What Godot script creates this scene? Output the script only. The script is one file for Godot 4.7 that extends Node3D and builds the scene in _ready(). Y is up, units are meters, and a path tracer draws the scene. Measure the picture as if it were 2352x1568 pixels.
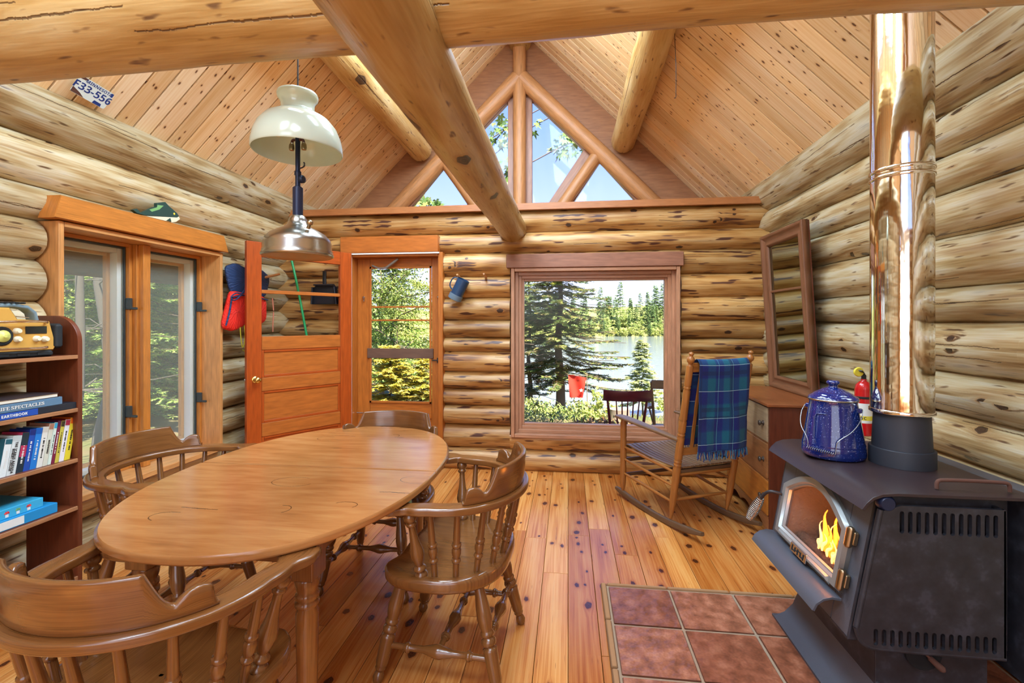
extends Node3D
# A log cabin room: dining table, wood stove, gable windows and a lake beyond.

class MB:
	# collects shapes into one mesh
	var v := PackedVector3Array()
	var n := PackedVector3Array()
	var t := PackedVector2Array()
	var c := PackedColorArray()
	var i := PackedInt32Array()
	var X := Transform3D.IDENTITY
	var tint := Color.WHITE
	var uvo := Vector2.ZERO

	func vert(p: Vector3, nn: Vector3, uv: Vector2) -> int:
		v.append(X * p)
		n.append((X.basis * nn).normalized())
		t.append(uv + uvo)
		c.append(tint)
		return v.size() - 1

	func itri(a: int, b: int, d: int, out: Vector3) -> void:
		# out: outward hint in final space
		var nn := (v[b] - v[a]).cross(v[d] - v[a])
		if nn.dot(out) > 0.0:
			i.append(a); i.append(d); i.append(b)
		else:
			i.append(a); i.append(b); i.append(d)

	func tri(a: Vector3, b: Vector3, d: Vector3, out: Vector3) -> void:
		var nn := (b - a).cross(d - a).normalized()
		if nn.dot(out) < 0.0: nn = -nn
		var k := vert(a, nn, Vector2(a.x, a.z))
		vert(b, nn, Vector2(b.x, b.z)); vert(d, nn, Vector2(d.x, d.z))
		itri(k, k + 1, k + 2, n[k])

	func quad(a: Vector3, b: Vector3, d: Vector3, e: Vector3, out: Vector3) -> void:
		var nn := (d - a).cross(e - b).normalized()
		if nn.dot(out) < 0.0: nn = -nn
		var w := a.distance_to(b)
		var h := b.distance_to(d)
		var k := vert(a, nn, Vector2(0, 0))
		vert(b, nn, Vector2(w, 0)); vert(d, nn, Vector2(w, h)); vert(e, nn, Vector2(0, h))
		itri(k, k + 1, k + 2, n[k]); itri(k, k + 2, k + 3, n[k])

	func box(ctr: Vector3, size: Vector3, bev := 0.0, grain := -1) -> void:
		var h := size * 0.5
		var b: float = minf(bev, minf(h.x, minf(h.y, h.z)) * 0.9)
		if grain < 0: grain = size.max_axis_index()
		var id := {}
		for a in 3:
			var u := (a + 1) % 3
			var w := (a + 2) % 3
			for s in [-1, 1]:
				for su in [-1, 1]:
					for sw in [-1, 1]:
						var p := Vector3.ZERO
						p[a] = s * h[a]; p[u] = su * (h[u] - b); p[w] = sw * (h[w] - b)
						var nn := Vector3.ZERO
						nn[a] = s
						var q := p + ctr
						var uv := Vector2(q[u], q[w])
						if w == grain: uv = Vector2(q[w], q[u])
						var key := [0, 0, 0]
						key[a] = s * 2; key[u] = su; key[w] = sw
						id[key] = vert(q, nn, uv)
				var ks := []
				for cc in [[-1, -1], [1, -1], [1, 1], [-1, 1]]:
					var key := [0, 0, 0]
					key[a] = s * 2; key[u] = cc[0]; key[w] = cc[1]
					ks.append(id[key])
				itri(ks[0], ks[1], ks[2], n[ks[0]]); itri(ks[0], ks[2], ks[3], n[ks[0]])
		if b <= 0.0: return
		for a in 3:
			var u := (a + 1) % 3
			var w := (a + 2) % 3
			for su in [-1, 1]:
				for sw in [-1, 1]:
					var ks := []
					for cc in [[-1, 0], [1, 0], [1, 1], [-1, 1]]:
						var key := [0, 0, 0]
						key[a] = cc[0]
						key[u] = su * (2 if cc[1] == 0 else 1)
						key[w] = sw * (1 if cc[1] == 0 else 2)
						ks.append(id[key])
					var o := n[ks[0]] + n[ks[2]]
					itri(ks[0], ks[1], ks[2], o); itri(ks[0], ks[2], ks[3], o)
		for sx in [-1, 1]:
			for sy in [-1, 1]:
				for sz in [-1, 1]:
					itri(id[[sx * 2, sy, sz]], id[[sx, sy * 2, sz]], id[[sx, sy, sz * 2]], X.basis * Vector3(sx, sy, sz))

	func rings(R: Array, cap0 := true, cap1 := true, planar := false, closed := true) -> void:
		var m: int = R[0].size()
		var k := R.size()
		var nr := PackedVector3Array()
		nr.resize(k * m)
		var cen := PackedVector3Array()
		for j in k:
			var s := Vector3.ZERO
			for p in R[j]: s += p
			cen.append(s / m)
		var lim := m if closed else m - 1
		var acc := 0.0
		for j in k - 1:
			var ra: PackedVector3Array = R[j]
			var rb: PackedVector3Array = R[j + 1]
			for q in lim:
				var q1 := (q + 1) % m
				var nn := (rb[q1] - ra[q]).cross(rb[q] - ra[q1])
				acc += nn.dot(ra[q] - cen[j]) + nn.dot(rb[q] - cen[j + 1])
				nr[j * m + q] += nn; nr[j * m + q1] += nn
				nr[j * m + m + q] += nn; nr[j * m + m + q1] += nn
		var sgn := 1.0 if acc >= 0.0 else -1.0
		var per := 0.0
		var best := 0
		for j in k:
			var pp := 0.0
			for q in lim: pp += R[j][q].distance_to(R[j][(q + 1) % m])
			if pp > per: per = pp; best = j
		var vc := PackedFloat32Array([0.0])
		for q in lim: vc.append(vc[q] + R[best][q].distance_to(R[best][(q + 1) % m]))
		var base := v.size()
		var u := 0.0
		var cols := m + 1 if closed else m
		for j in k:
			if j > 0: u += maxf(cen[j].distance_to(cen[j - 1]), 0.0)
			for q in cols:
				var p: Vector3 = R[j][q % m]
				var nn := nr[j * m + q % m] * sgn
				if nn.length_squared() < 1e-20: nn = p - cen[j]
				if nn.length_squared() < 1e-20: nn = Vector3.UP
				vert(p, nn.normalized(), Vector2(p.z, p.x) if planar else Vector2(u, vc[q]))
		for j in k - 1:
			for q in cols - 1:
				var a := base + j * cols + q
				var b := a + 1
				var e := a + cols + 1
				var d := a + cols
				if sgn > 0:
					i.append_array(PackedInt32Array([a, e, b, a, d, e]))
				else:
					i.append_array(PackedInt32Array([a, b, e, a, e, d]))
		if cap0: cap(R[0], cen[0] - cen[1])
		if cap1: cap(R[k - 1], cen[k - 1] - cen[k - 2])

	func cap(ring: PackedVector3Array, out: Vector3) -> void:
		var s := Vector3.ZERO
		for p in ring: s += p
		s /= ring.size()
		var nn := (ring[0] - s).cross(ring[int(ring.size() / 3.0)] - s).normalized()
		if nn.dot(out) < 0.0: nn = -nn
		var w := (ring[0] - s).normalized()
		var w2 := nn.cross(w)
		var k := vert(s, nn, Vector2.ZERO)
		for p in ring: vert(p, nn, Vector2((p - s).dot(w), (p - s).dot(w2)))
		for q in ring.size():
			itri(k, k + 1 + q, k + 1 + (q + 1) % ring.size(), n[k])

	func lathe(prof: Array, seg := 16, caps := true) -> void:
		# prof: [radius, y] from bottom to top about the local y axis
		var R := []
		for pr in prof:
			var r := PackedVector3Array()
			for q in seg:
				var a := TAU * q / seg
				r.append(Vector3(cos(a) * pr[0], pr[1], sin(a) * pr[0]))
			R.append(r)
		rings(R, caps, caps)

	func spindle(a: Vector3, b: Vector3, prof: Array, seg := 10) -> void:
		# a turned member from a to b; prof: [fraction, radius]
		var y := (b - a).normalized()
		var x := y.cross(Vector3(0.31, 0.2, 0.93)).normalized()
		var z := x.cross(y)
		var R := []
		for pr in prof:
			var o: Vector3 = a.lerp(b, pr[0])
			var r := PackedVector3Array()
			for q in seg:
				var g := TAU * q / seg
				r.append(o + (x * cos(g) + z * sin(g)) * pr[1])
			R.append(r)
		rings(R)

	func tube(path: Array, rad: float, seg := 8, up := Vector3.UP) -> void:
		if path.size() > 2 and path.size() < 12 and seg > 5:
			for pass_ in 2:
				var q := [path[0]]
				for j in path.size() - 1:
					q.append(path[j].lerp(path[j + 1], 0.25)); q.append(path[j].lerp(path[j + 1], 0.75))
				q.append(path[path.size() - 1])
				path = q
		sweep(path, func(_f): return Vector2(rad, rad), seg, up, 2.0)

	func sweep(path: Array, size: Callable, seg := 12, up := Vector3.UP, power := 4.0, caps := true) -> void:
		# size(fraction) -> half width across, half height; superellipse section
		var R := []
		var k := path.size()
		for j in k:
			var d: Vector3 = (path[mini(j + 1, k - 1)] - path[maxi(j - 1, 0)]).normalized()
			var side := d.cross(up)
			if side.length() < 1e-4: side = d.cross(Vector3(1, 0.1, 0))
			side = side.normalized()
			var top := side.cross(d).normalized()
			var s: Vector2 = size.call(j / float(k - 1))
			var r := PackedVector3Array()
			for q in seg:
				var g := TAU * (q + 0.5) / seg
				var cx := cos(g)
				var cy := sin(g)
				var e := 2.0 / power
				r.append(path[j] + side * signf(cx) * pow(absf(cx), e) * s.x + top * signf(cy) * pow(absf(cy), e) * s.y)
			R.append(r)
		rings(R, caps, caps)

	func extrude(poly: PackedVector2Array, z0: float, z1: float, bev := 0.0, grain_y := false, smooth_deg := 30.0) -> void:
		var p := poly
		if Geometry2D.is_polygon_clockwise(p):
			p = p.duplicate(); p.reverse()
		var m := p.size()
		var en := PackedVector2Array()
		for q in m:
			var d := (p[(q + 1) % m] - p[q]).normalized()
			en.append(Vector2(d.y, -d.x))
		var ins := PackedVector2Array()
		for q in m:
			var a := en[(q + m - 1) % m]
			var b := en[q]
			var mm := (a + b).normalized()
			ins.append(p[q] - mm * bev / maxf(0.5, mm.dot(b)))
		var idx := Geometry2D.triangulate_polygon(ins)
		for side in [0, 1]:
			var z := z0 if side == 0 else z1
			var nn := Vector3(0, 0, -1 if side == 0 else 1)
			var k := v.size()
			for q in m: vert(Vector3(ins[q].x, ins[q].y, z), nn, Vector2(ins[q].y, ins[q].x) if grain_y else ins[q])
			for q in range(0, idx.size(), 3): itri(k + idx[q], k + idx[q + 1], k + idx[q + 2], n[k])
		var cs := cos(deg_to_rad(smooth_deg))
		var run := 0.0
		var zr := [z0, z0 + bev, z1 - bev, z1] if bev > 0.0 else [z0, z1]
		for q in m:
			var q1 := (q + 1) % m
			var na := en[q]
			var nb := en[q]
			if en[(q + m - 1) % m].dot(en[q]) > cs: na = (en[(q + m - 1) % m] + en[q]).normalized()
			if en[q1].dot(en[q]) > cs: nb = (en[q1] + en[q]).normalized()
			var l := p[q].distance_to(p[q1])
			for s in zr.size() - 1:
				var i0 := bev > 0.0 and s == 0
				var i1 := bev > 0.0 and s == 2
				var a0 := ins[q] if i0 else p[q]
				var b0 := ins[q1] if i0 else p[q1]
				var a1 := ins[q] if i1 else p[q]
				var b1 := ins[q1] if i1 else p[q1]
				var tz0 := -0.7 if i0 else 0.0
				var tz1 := 0.7 if i1 else 0.0
				var k := vert(Vector3(a0.x, a0.y, zr[s]), Vector3(na.x, na.y, tz0), Vector2(run, zr[s]))
				vert(Vector3(b0.x, b0.y, zr[s]), Vector3(nb.x, nb.y, tz0), Vector2(run + l, zr[s]))
				vert(Vector3(b1.x, b1.y, zr[s + 1]), Vector3(nb.x, nb.y, tz1), Vector2(run + l, zr[s + 1]))
				vert(Vector3(a1.x, a1.y, zr[s + 1]), Vector3(na.x, na.y, tz1), Vector2(run, zr[s + 1]))
				var o := n[k] + n[k + 1] + n[k + 2] + n[k + 3]
				itri(k, k + 1, k + 2, o); itri(k, k + 2, k + 3, o)
			run += l

	func mesh(colors := false) -> ArrayMesh:
		var a := []
		a.resize(Mesh.ARRAY_MAX)
		a[Mesh.ARRAY_VERTEX] = v
		a[Mesh.ARRAY_NORMAL] = n
		a[Mesh.ARRAY_TEX_UV] = t
		if colors: a[Mesh.ARRAY_COLOR] = c
		a[Mesh.ARRAY_INDEX] = i
		var m := ArrayMesh.new()
		m.add_surface_from_arrays(Mesh.PRIMITIVE_TRIANGLES, a)
		return m


var rng := RandomNumberGenerator.new()
var M := {}
var TX := {}
var used := {}
const RX := -0.55      # ridge
const RY := 4.72

func rnd(a: float, b: float) -> float: return rng.randf_range(a, b)

func at(p: Vector3, turn := 0.0) -> Transform3D: return Transform3D(Basis(Vector3.UP, deg_to_rad(turn)), p)

func mb(x := Transform3D.IDENTITY) -> MB:
	var b := MB.new()
	b.X = x
	b.uvo = Vector2(rnd(0, 3), rnd(0, 3))
	return b

func numbered(s: String) -> String:
	used[s] = used.get(s, -1) + 1
	return s if used[s] == 0 else "%s_%03d" % [s, used[s]]

func put(called: String, b: MB, m: Material, parent: Node, colors := false) -> MeshInstance3D:
	var o := MeshInstance3D.new()
	o.name = called
	o.mesh = b.mesh(colors)
	o.material_override = m
	parent.add_child(o, true)
	return o

func tag(o: Node, label: String, category: String, group := "") -> Node:
	o.set_meta("label", label); o.set_meta("category", category)
	if group: o.set_meta("group", group)
	return o

func thing(called: String, label: String, category: String, where := Vector3.ZERO, turn := 0.0, group := "") -> Node3D:
	var o := Node3D.new()
	o.name = numbered(called)
	add_child(o)
	o.position = where
	o.rotation_degrees.y = turn
	tag(o, label, category, group)
	return o

func single(called: String, label: String, category: String, b: MB, m: Material, group := "", colors := false) -> MeshInstance3D:
	var o := put(numbered(called), b, m, self, colors)
	tag(o, label, category, group)
	return o

func structure(called: String, label := "") -> Node3D:
	var o := Node3D.new()
	o.name = numbered(called)
	add_child(o)
	o.set_meta("kind", "structure")
	if label: o.set_meta("label", label)
	return o

func text(s: String, h: float, m: Material, parent: Node, x: Transform3D, serif := false, called := "lettering") -> void:
	var f := SystemFont.new()
	f.font_names = PackedStringArray(["Droid Serif" if serif else "Droid Sans"])
	f.font_weight = 700
	var tm := TextMesh.new()
	tm.text = s
	tm.font = f
	tm.font_size = 48
	tm.pixel_size = h / 36.0
	tm.depth = 0.0006
	tm.curve_step = 3.0
	var o := MeshInstance3D.new()
	o.name = called
	o.mesh = tm
	o.material_override = m
	o.transform = x
	parent.add_child(o, true)

# ---------------------------------------------------------------- textures
func noise(w: int, h: int, freq: float, sd: int, oct := 3, sx := 1, sy := 1) -> PackedByteArray:
	var f := FastNoiseLite.new()
	f.noise_type = FastNoiseLite.TYPE_SIMPLEX_SMOOTH
	f.seed = sd
	f.frequency = freq
	f.fractal_octaves = oct
	var im := f.get_seamless_image(maxi(4, int(w / float(sx))), maxi(4, int(h / float(sy))), false, false, 0.12)
	im.convert(Image.FORMAT_L8)
	if sx > 1 or sy > 1: im.resize(w, h, Image.INTERPOLATE_CUBIC)
	return im.get_data()

func ramp(stops: Array) -> PackedByteArray:
	# stops: [position 0..1, Color]
	var o := PackedByteArray()
	for k in 256:
		var f := k / 255.0
		var q := 0
		while q < stops.size() - 2 and stops[q + 1][0] < f: q += 1
		var a = stops[q]
		var b = stops[q + 1]
		var cc: Color = a[1].lerp(b[1], clampf((f - a[0]) / (b[0] - a[0]), 0, 1))
		o.append(cc.r8); o.append(cc.g8); o.append(cc.b8)
	return o

func tex(w: int, h: int, d: PackedByteArray, fmt := Image.FORMAT_RGB8) -> ImageTexture:
	var im := Image.create_from_data(w, h, false, fmt, d)
	im.generate_mipmaps()
	return ImageTexture.create_from_image(im)

func wood(key: String, w: int, h: int, stops: Array, o: Dictionary) -> void:
	# grain runs along u; knots, dark flecks and checks are matter in the wood
	var r := RandomNumberGenerator.new()
	r.seed = o.seed
	var s1 := noise(w, h, o.get("f1", 0.03), o.seed, 4, o.get("stretch", 10), 1)
	var s2 := noise(w, h, o.get("f2", 0.12), o.seed + 1, 3, o.get("stretch", 10) * 2, 1)
	var bl := noise(w, h, o.get("fb", 0.006), o.seed + 2, 3, 2, 1)
	var fl := noise(w, h, o.get("ff", 0.035), o.seed + 3, 3, o.get("fstretch", 5), 1)
	var lut := ramp(stops)
	var dark: Color = o.get("fleck", Color(0.25, 0.15, 0.08))
	var thr: int = o.get("thr", 300)
	var soft: float = o.get("soft", 25.0)
	var dat := PackedByteArray()
	dat.resize(w * h * 3)
	var hgt := PackedByteArray()
	hgt.resize(w * h)
	var k1: float = o.get("k1", 0.5)
	var k2: float = o.get("k2", 0.25)
	var k3: float = o.get("k3", 0.35)
	var con: float = o.get("con", 1.5)
	for p in w * h:
		var a := s1[p] * k1 + s2[p] * k2 + bl[p] * k3
		var q := clampi(int((a / (k1 + k2 + k3) - 128.0) * con + 128.0), 0, 255)
		var cr := lut[q * 3]
		var cg := lut[q * 3 + 1]
		var cb := lut[q * 3 + 2]
		var f := fl[p]
		var hh := 140 + (s1[p] - 128) / 4 + (s2[p] - 128) / 6
		if f > thr:
			var e := minf(1.0, (f - thr) / soft)
			cr = int(lerpf(cr, dark.r8, e)); cg = int(lerpf(cg, dark.g8, e)); cb = int(lerpf(cb, dark.b8, e))
			hh -= int(22 * e)
		dat[p * 3] = cr; dat[p * 3 + 1] = cg; dat[p * 3 + 2] = cb
		hgt[p] = clampi(hh, 0, 255)
	var src := dat.duplicate()
	var kc: Color = o.get("knot", Color(0.2, 0.1, 0.05))
	var hc: Color = o.get("halo", Color(0.6, 0.3, 0.1))
	var asp: float = o.get("aspect", 1.0)
	for kn in o.get("knots", 0):
		var kx := r.randi_range(0, w - 1)
		var ky := r.randi_range(0, h - 1)
		if o.has("strips"):
			var sh: int = h / int(o.strips)
			ky = r.randi_range(0, int(o.strips) - 1) * sh + r.randi_range(int(sh * 0.25), int(sh * 0.75))
		var rad := r.randf_range(o.kmin, o.kmax)
		var ex := r.randf_range(1.0, 1.7) * asp
		var hal := r.randf_range(0.25, 0.8)
		var ph := r.randf_range(0, 6.28)
		for dy in range(-int(rad * 3.2), int(rad * 3.2) + 1):
			for dx in range(-int(rad * 3.8 * ex), int(rad * 3.8 * ex) + 1):
				var ax := dx / ex
				var d := sqrt(ax * ax + dy * dy) / rad * (1.0 + 0.08 * sin(atan2(dy, ax) * 2.0 + ph) + 0.06 * sin(atan2(dy, ax) * 5.0 + ph * 2.0))
				if d > 3.2: continue
				var px := posmod(kx + dx, w)
				var py := posmod(ky + dy, h)
				var at_ := (py * w + px) * 3
				if d < 1.0:
					var g := 0.72 + 0.28 * sin(d * 14.0 + ph)
					var e := lerpf(1.0, 0.75, d) * g + 0.12
					for k in 3: dat[at_ + k] = clampi(int(lerpf(src[at_ + k] * 0.6, [kc.r8, kc.g8, kc.b8][k], clampf(e, 0, 1))), 0, 255)
					hgt[py * w + px] = clampi(hgt[py * w + px] + 26, 0, 255)
				else:
					var sft := int(signf(dy) * rad * 1.1 * exp(-(d - 1.0) * 1.1))
					var sp := (posmod(py - sft, h) * w + px) * 3
					var e := hal * exp(-(d - 1.0) * 2.4)
					var rim := 0.35 * (0.5 + 0.5 * sin(d * 11.0 + ph)) * exp(-(d - 1.0) * 1.5)
					for k in 3: dat[at_ + k] = clampi(int(lerpf(lerpf(src[sp + k], [hc.r8, hc.g8, hc.b8][k], e), dark.r8 * 1.2 if k == 0 else dark.g8 * 1.2 if k == 1 else dark.b8 * 1.2, rim * 0.6)), 0, 255)
	for ck in o.get("checks", 0):
		var cx := r.randf_range(0, w)
		var cy := r.randf_range(0, h)
		var ln := r.randi_range(int(w * 0.08), int(w * o.get("clen", 0.4)))
		var sl := r.randf_range(-0.03, 0.03)
		for k in ln:
			cy += sl + r.randf_range(-0.35, 0.35)
			var wd := 1.0 + 1.2 * sin(PI * k / ln)
			for q in range(0, int(ceil(wd))):
				var p := (posmod(int(cy) + q, h) * w + posmod(int(cx + k), w))
				dat[p * 3] = int(dat[p * 3] * 0.56); dat[p * 3 + 1] = int(dat[p * 3 + 1] * 0.5); dat[p * 3 + 2] = int(dat[p * 3 + 2] * 0.46)
				hgt[p] = 60
	TX[key] = tex(w, h, dat)
	if o.get("relief", true): TX[key + "_h"] = tex(w, h, hgt, Image.FORMAT_L8)

func mat(key: String, col: Color, rough: float, o := {}) -> StandardMaterial3D:
	var m := StandardMaterial3D.new()
	m.resource_name = key
	m.albedo_color = col
	m.roughness = rough
	m.metallic = o.get("metal", 0.0)
	if o.has("spec"): m.metallic_specular = o.spec
	if o.has("tex"):
		m.albedo_texture = TX[o.tex]
		if TX.has(o.tex + "_h") and o.get("relief", 0.0) > 0.0:
			m.heightmap_enabled = true
			m.heightmap_texture = TX[o.tex + "_h"]
			m.heightmap_scale = o.relief
	if o.has("bump"):
		m.heightmap_enabled = true
		m.heightmap_texture = TX[o.bump]
		m.heightmap_scale = o.get("relief", 0.1)
	if o.has("uv"): m.uv1_scale = Vector3(o.uv.x, o.uv.y, 1)
	if o.get("tri", 0.0) > 0.0:
		m.uv1_triplanar = true
		m.uv1_scale = Vector3.ONE * o.tri
	if o.get("coat", 0.0) > 0.0:
		m.clearcoat_enabled = true
		m.clearcoat = o.coat
		m.clearcoat_roughness = o.get("coat_rough", 0.15)
	if o.get("colors", false): m.vertex_color_use_as_albedo = true
	if o.has("back"):
		m.backlight_enabled = true
		m.backlight = o.back
	if o.has("glow"):
		m.emission_enabled = true
		m.emission = o.glow
		m.emission_energy_multiplier = o.get("power", 1.0)
	if o.has("sheen"):
		m.rim_enabled = true
		m.rim = o.sheen
	M[key] = m
	return m

func glass(key: String, col: Color, rough := 0.02) -> void:
	var m := StandardMaterial3D.new()
	m.resource_name = key
	m.transparency = BaseMaterial3D.TRANSPARENCY_ALPHA
	m.albedo_color = col
	m.roughness = rough
	m.metallic_specular = 0.22
	M[key] = m

func _ready() -> void:
	rng.seed = 4711
	# ---- camera: level, turned a little to the left, lens shifted down
	var cam := Camera3D.new()
	cam.name = "camera"
	cam.projection = Camera3D.PROJECTION_FRUSTUM
	cam.near = 0.05
	cam.far = 900.0
	cam.size = cam.near * 1568.0 / 1075.0
	cam.frustum_offset = Vector2(0, -cam.near * 44.0 / 1075.0)
	cam.position = Vector3(0, 1.36, 0)
	cam.rotation_degrees = Vector3(0, 6.84, 0)
	add_child(cam)
	cam.current = true
	# ---- sky, sun, exposure
	var sky := ProceduralSkyMaterial.new()
	sky.sky_top_color = Color(0.36, 0.54, 0.96)
	sky.sky_horizon_color = Color(0.93, 0.96, 1.0)
	sky.sky_curve = 0.16
	sky.ground_bottom_color = Color(0.25, 0.28, 0.2)
	sky.ground_horizon_color = Color(0.6, 0.65, 0.6)
	sky.sky_energy_multiplier = 1.35
	var env := Environment.new()
	env.background_mode = Environment.BG_SKY
	env.sky = Sky.new()
	env.sky.sky_material = sky
	env.tonemap_mode = Environment.TONE_MAPPER_LINEAR
	env.tonemap_exposure = 1.0
	env.sdfgi_enabled = true
	env.ssao_enabled = true
	env.ssil_enabled = true
	var we := WorldEnvironment.new()
	we.name = "environment"
	we.environment = env
	add_child(we)
	var sun := DirectionalLight3D.new()
	sun.name = "sun"
	sun.light_color = Color(1.0, 0.95, 0.85)
	sun.light_energy = 8.0
	sun.light_angular_distance = 0.6
	sun.shadow_enabled = true
	add_child(sun)
	sun.look_at_from_position(Vector3(2.4, 8.0, 3.4), Vector3.ZERO)
	# ---- unseen area lamps, out of view behind and above, placed to light the room
	unseen_window_light("unseen_rear_window_light", Vector3(-0.55, 1.35, 2.34), Vector3(-0.55, 1.35, 0), Vector2(2.8, 1.8), 3.5, Color(1.0, 0.97, 0.92))  # out of view, stands in the unseen rear window and lights the room
	unseen_window_light("unseen_rear_gable_light", Vector3(RX, 3.1, 2.42), Vector3(RX, 3.1, 0), Vector2(1.8, 1.2), 5.0, Color(0.9, 0.95, 1.0))  # out of view in the unseen rear gable, placed to light the ceiling
	# unseen lamps at roof windows out of view, lighting logs and floor from above
	for sgn in [-1.0, 1.0]:
		for z in UNSEEN_SKYLIGHTS:
			var inward := Vector3(-sgn, -1, 0).normalized()
			var c := Vector3(RX + sgn * 0.62, RY - 0.62, z) + inward * 0.05
			unseen_window_light("unseen_roof_window_light", c, c + inward, Vector2(1.2, 0.9), 8.6, Color(0.80, 0.91, 1.0))
	textures()
	materials()
	shell()
	openings()
	furniture()
	stove()
	small_things()
	outdoors()

const UNSEEN_SKYLIGHTS := [-3.1, -1.3, 0.7]  # where the unseen roof windows sit along the room

func unseen_window_light(called: String, p: Vector3, to: Vector3, size: Vector2, power: float, col: Color) -> void:  # area lamp standing in a window that is out of view
	var l := AreaLight3D.new()
	l.name = called
	l.area_size = size
	l.light_energy = power
	l.light_color = col
	l.shadow_enabled = true
	l.area_range = 14.0
	l.area_attenuation = 2.0
	add_child(l)
	l.look_at_from_position(p, to, Vector3.UP if absf((to - p).normalized().y) < 0.5 else Vector3.RIGHT)

func C8(r: int, g: int, b: int) -> Color: return Color8(r, g, b)

func textures() -> void:
	wood("log_side", 1024, 512, [[0.0, C8(148, 112, 68)], [0.3, C8(194, 162, 112)], [0.55, C8(220, 200, 158)], [0.8, C8(232, 220, 192)], [1.0, C8(196, 188, 170)]],
		{"seed": 11, "stretch": 8, "thr": 196, "soft": 34.0, "fleck": C8(112, 82, 54), "knots": 8, "kmin": 8.0, "kmax": 17.0, "knot": C8(70, 46, 28), "halo": C8(176, 118, 58), "checks": 10, "con": 1.6, "fstretch": 5, "f1": 0.02})
	wood("log_back", 1024, 512, [[0.0, C8(130, 82, 38)], [0.3, C8(190, 136, 72)], [0.55, C8(216, 168, 102)], [0.8, C8(230, 190, 130)], [1.0, C8(206, 170, 122)]],
		{"seed": 29, "stretch": 9, "thr": 186, "soft": 18.0, "fleck": C8(98, 58, 40), "knots": 9, "kmin": 6.0, "kmax": 13.0, "knot": C8(66, 38, 24), "halo": C8(186, 114, 54), "checks": 10, "con": 1.7, "fstretch": 6, "ff": 0.024, "f1": 0.022})
	wood("log_beam", 1024, 512, [[0.0, C8(168, 122, 66)], [0.3, C8(206, 164, 98)], [0.6, C8(224, 188, 126)], [0.85, C8(234, 206, 152)], [1.0, C8(216, 190, 142)]],
		{"seed": 41, "stretch": 6, "thr": 197, "soft": 36.0, "fleck": C8(130, 92, 56), "knots": 6, "kmin": 10.0, "kmax": 20.0, "knot": C8(72, 48, 30), "halo": C8(176, 122, 62), "checks": 8, "con": 1.4, "fstretch": 3, "f1": 0.018})
	wood("floor", 1024, 1024, [[0.0, C8(184, 110, 50)], [0.3, C8(214, 144, 76)], [0.55, C8(230, 168, 100)], [0.8, C8(238, 186, 120)], [1.0, C8(226, 170, 108)]],
		{"seed": 57, "stretch": 14, "knots": 27, "kmin": 11.0, "kmax": 32.0, "strips": 4, "knot": C8(84, 44, 30), "halo": C8(150, 80, 40), "checks": 5, "clen": 0.15, "con": 1.5, "fb": 0.004, "thr": 215, "fleck": C8(140, 84, 46), "aspect": 0.32})
	wood("ceiling", 1024, 1024, [[0.0, C8(216, 174, 122)], [0.3, C8(232, 198, 150)], [0.6, C8(240, 214, 174)], [1.0, C8(245, 224, 192)]],
		{"seed": 73, "stretch": 14, "knots": 62, "kmin": 6.0, "kmax": 14.0, "strips": 4, "knot": C8(100, 62, 40), "halo": C8(200, 132, 70), "con": 1.3, "fb": 0.004, "aspect": 0.28, "relief": false})
	wood("grain", 512, 512, [[0.0, C8(178, 172, 166)], [0.35, C8(216, 213, 210)], [0.7, C8(238, 236, 233)], [1.0, C8(252, 251, 250)]],
		{"seed": 91, "stretch": 22, "con": 1.5, "f1": 0.09, "f2": 0.3, "fb": 0.012})
	wood("table", 1024, 512, [[0.0, C8(150, 96, 50)], [0.35, C8(180, 122, 68)], [0.65, C8(196, 142, 86)], [1.0, C8(210, 164, 112)]],
		{"seed": 103, "con": 1.0, "f1": 0.035, "f2": 0.25, "stretch": 9, "checks": 2, "clen": 0.1, "relief": false})
	# ring marks left on the table top
	var ti: Image = TX["table"].get_image()
	for q in [[300, 200, 60, 26, 0.3, 5.2], [520, 300, 30, 14, 3.6, 6.9], [640, 160, 52, 22, 0.0, 6.3], [380, 330, 24, 16, 4.4, 7.2], [820, 260, 44, 20, 1.0, 4.8], [150, 380, 40, 18, 2.0, 5.0]]:
		for j in 240:
			var g: float = lerpf(q[4], q[5], j / 239.0)
			var px := Vector2i(int(q[0] + q[2] * cos(g)), int(q[1] + q[3] * sin(g)))
			var cc := ti.get_pixelv(px)
			ti.set_pixelv(px, Color(cc.r * 0.55, cc.g * 0.5, cc.b * 0.45))
	ti.generate_mipmaps()
	TX["table"] = ImageTexture.create_from_image(ti)
	wood("deck", 512, 256, [[0.0, C8(90, 80, 70)], [0.5, C8(140, 128, 115)], [1.0, C8(185, 172, 155)]], {"seed": 117, "stretch": 10, "con": 1.7, "checks": 8, "relief": false})
	# fine mottles used as relief
	for s in [["fine", 0.25, 3], ["lumps", 0.03, 3]]:
		TX[s[0]] = tex(256, 256, noise(256, 256, s[1], 131, s[2]), Image.FORMAT_L8)
	TX["ripple"] = tex(512, 512, noise(512, 512, 0.05, 137, 3, 3, 1), Image.FORMAT_L8)
	# fired clay tile
	var a := noise(256, 256, 0.02, 141, 4)
	var b := noise(256, 256, 0.15, 143, 2)
	var l := ramp([[0.0, C8(118, 70, 48)], [0.5, C8(150, 92, 66)], [1.0, C8(178, 120, 92)]])
	var d := PackedByteArray()
	for p in 65536:
		var q := clampi(int((a[p] * 0.7 + b[p] * 0.3 - 128) * 1.6 + 128), 0, 255)
		d.append(l[q * 3]); d.append(l[q * 3 + 1]); d.append(l[q * 3 + 2])
	TX["clay"] = tex(256, 256, d)
	# blotchy stove paint
	l = ramp([[0.0, C8(27, 26, 31)], [0.45, C8(33, 32, 38)], [0.75, C8(37, 37, 43)], [1.0, C8(48, 48, 56)]])
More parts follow.
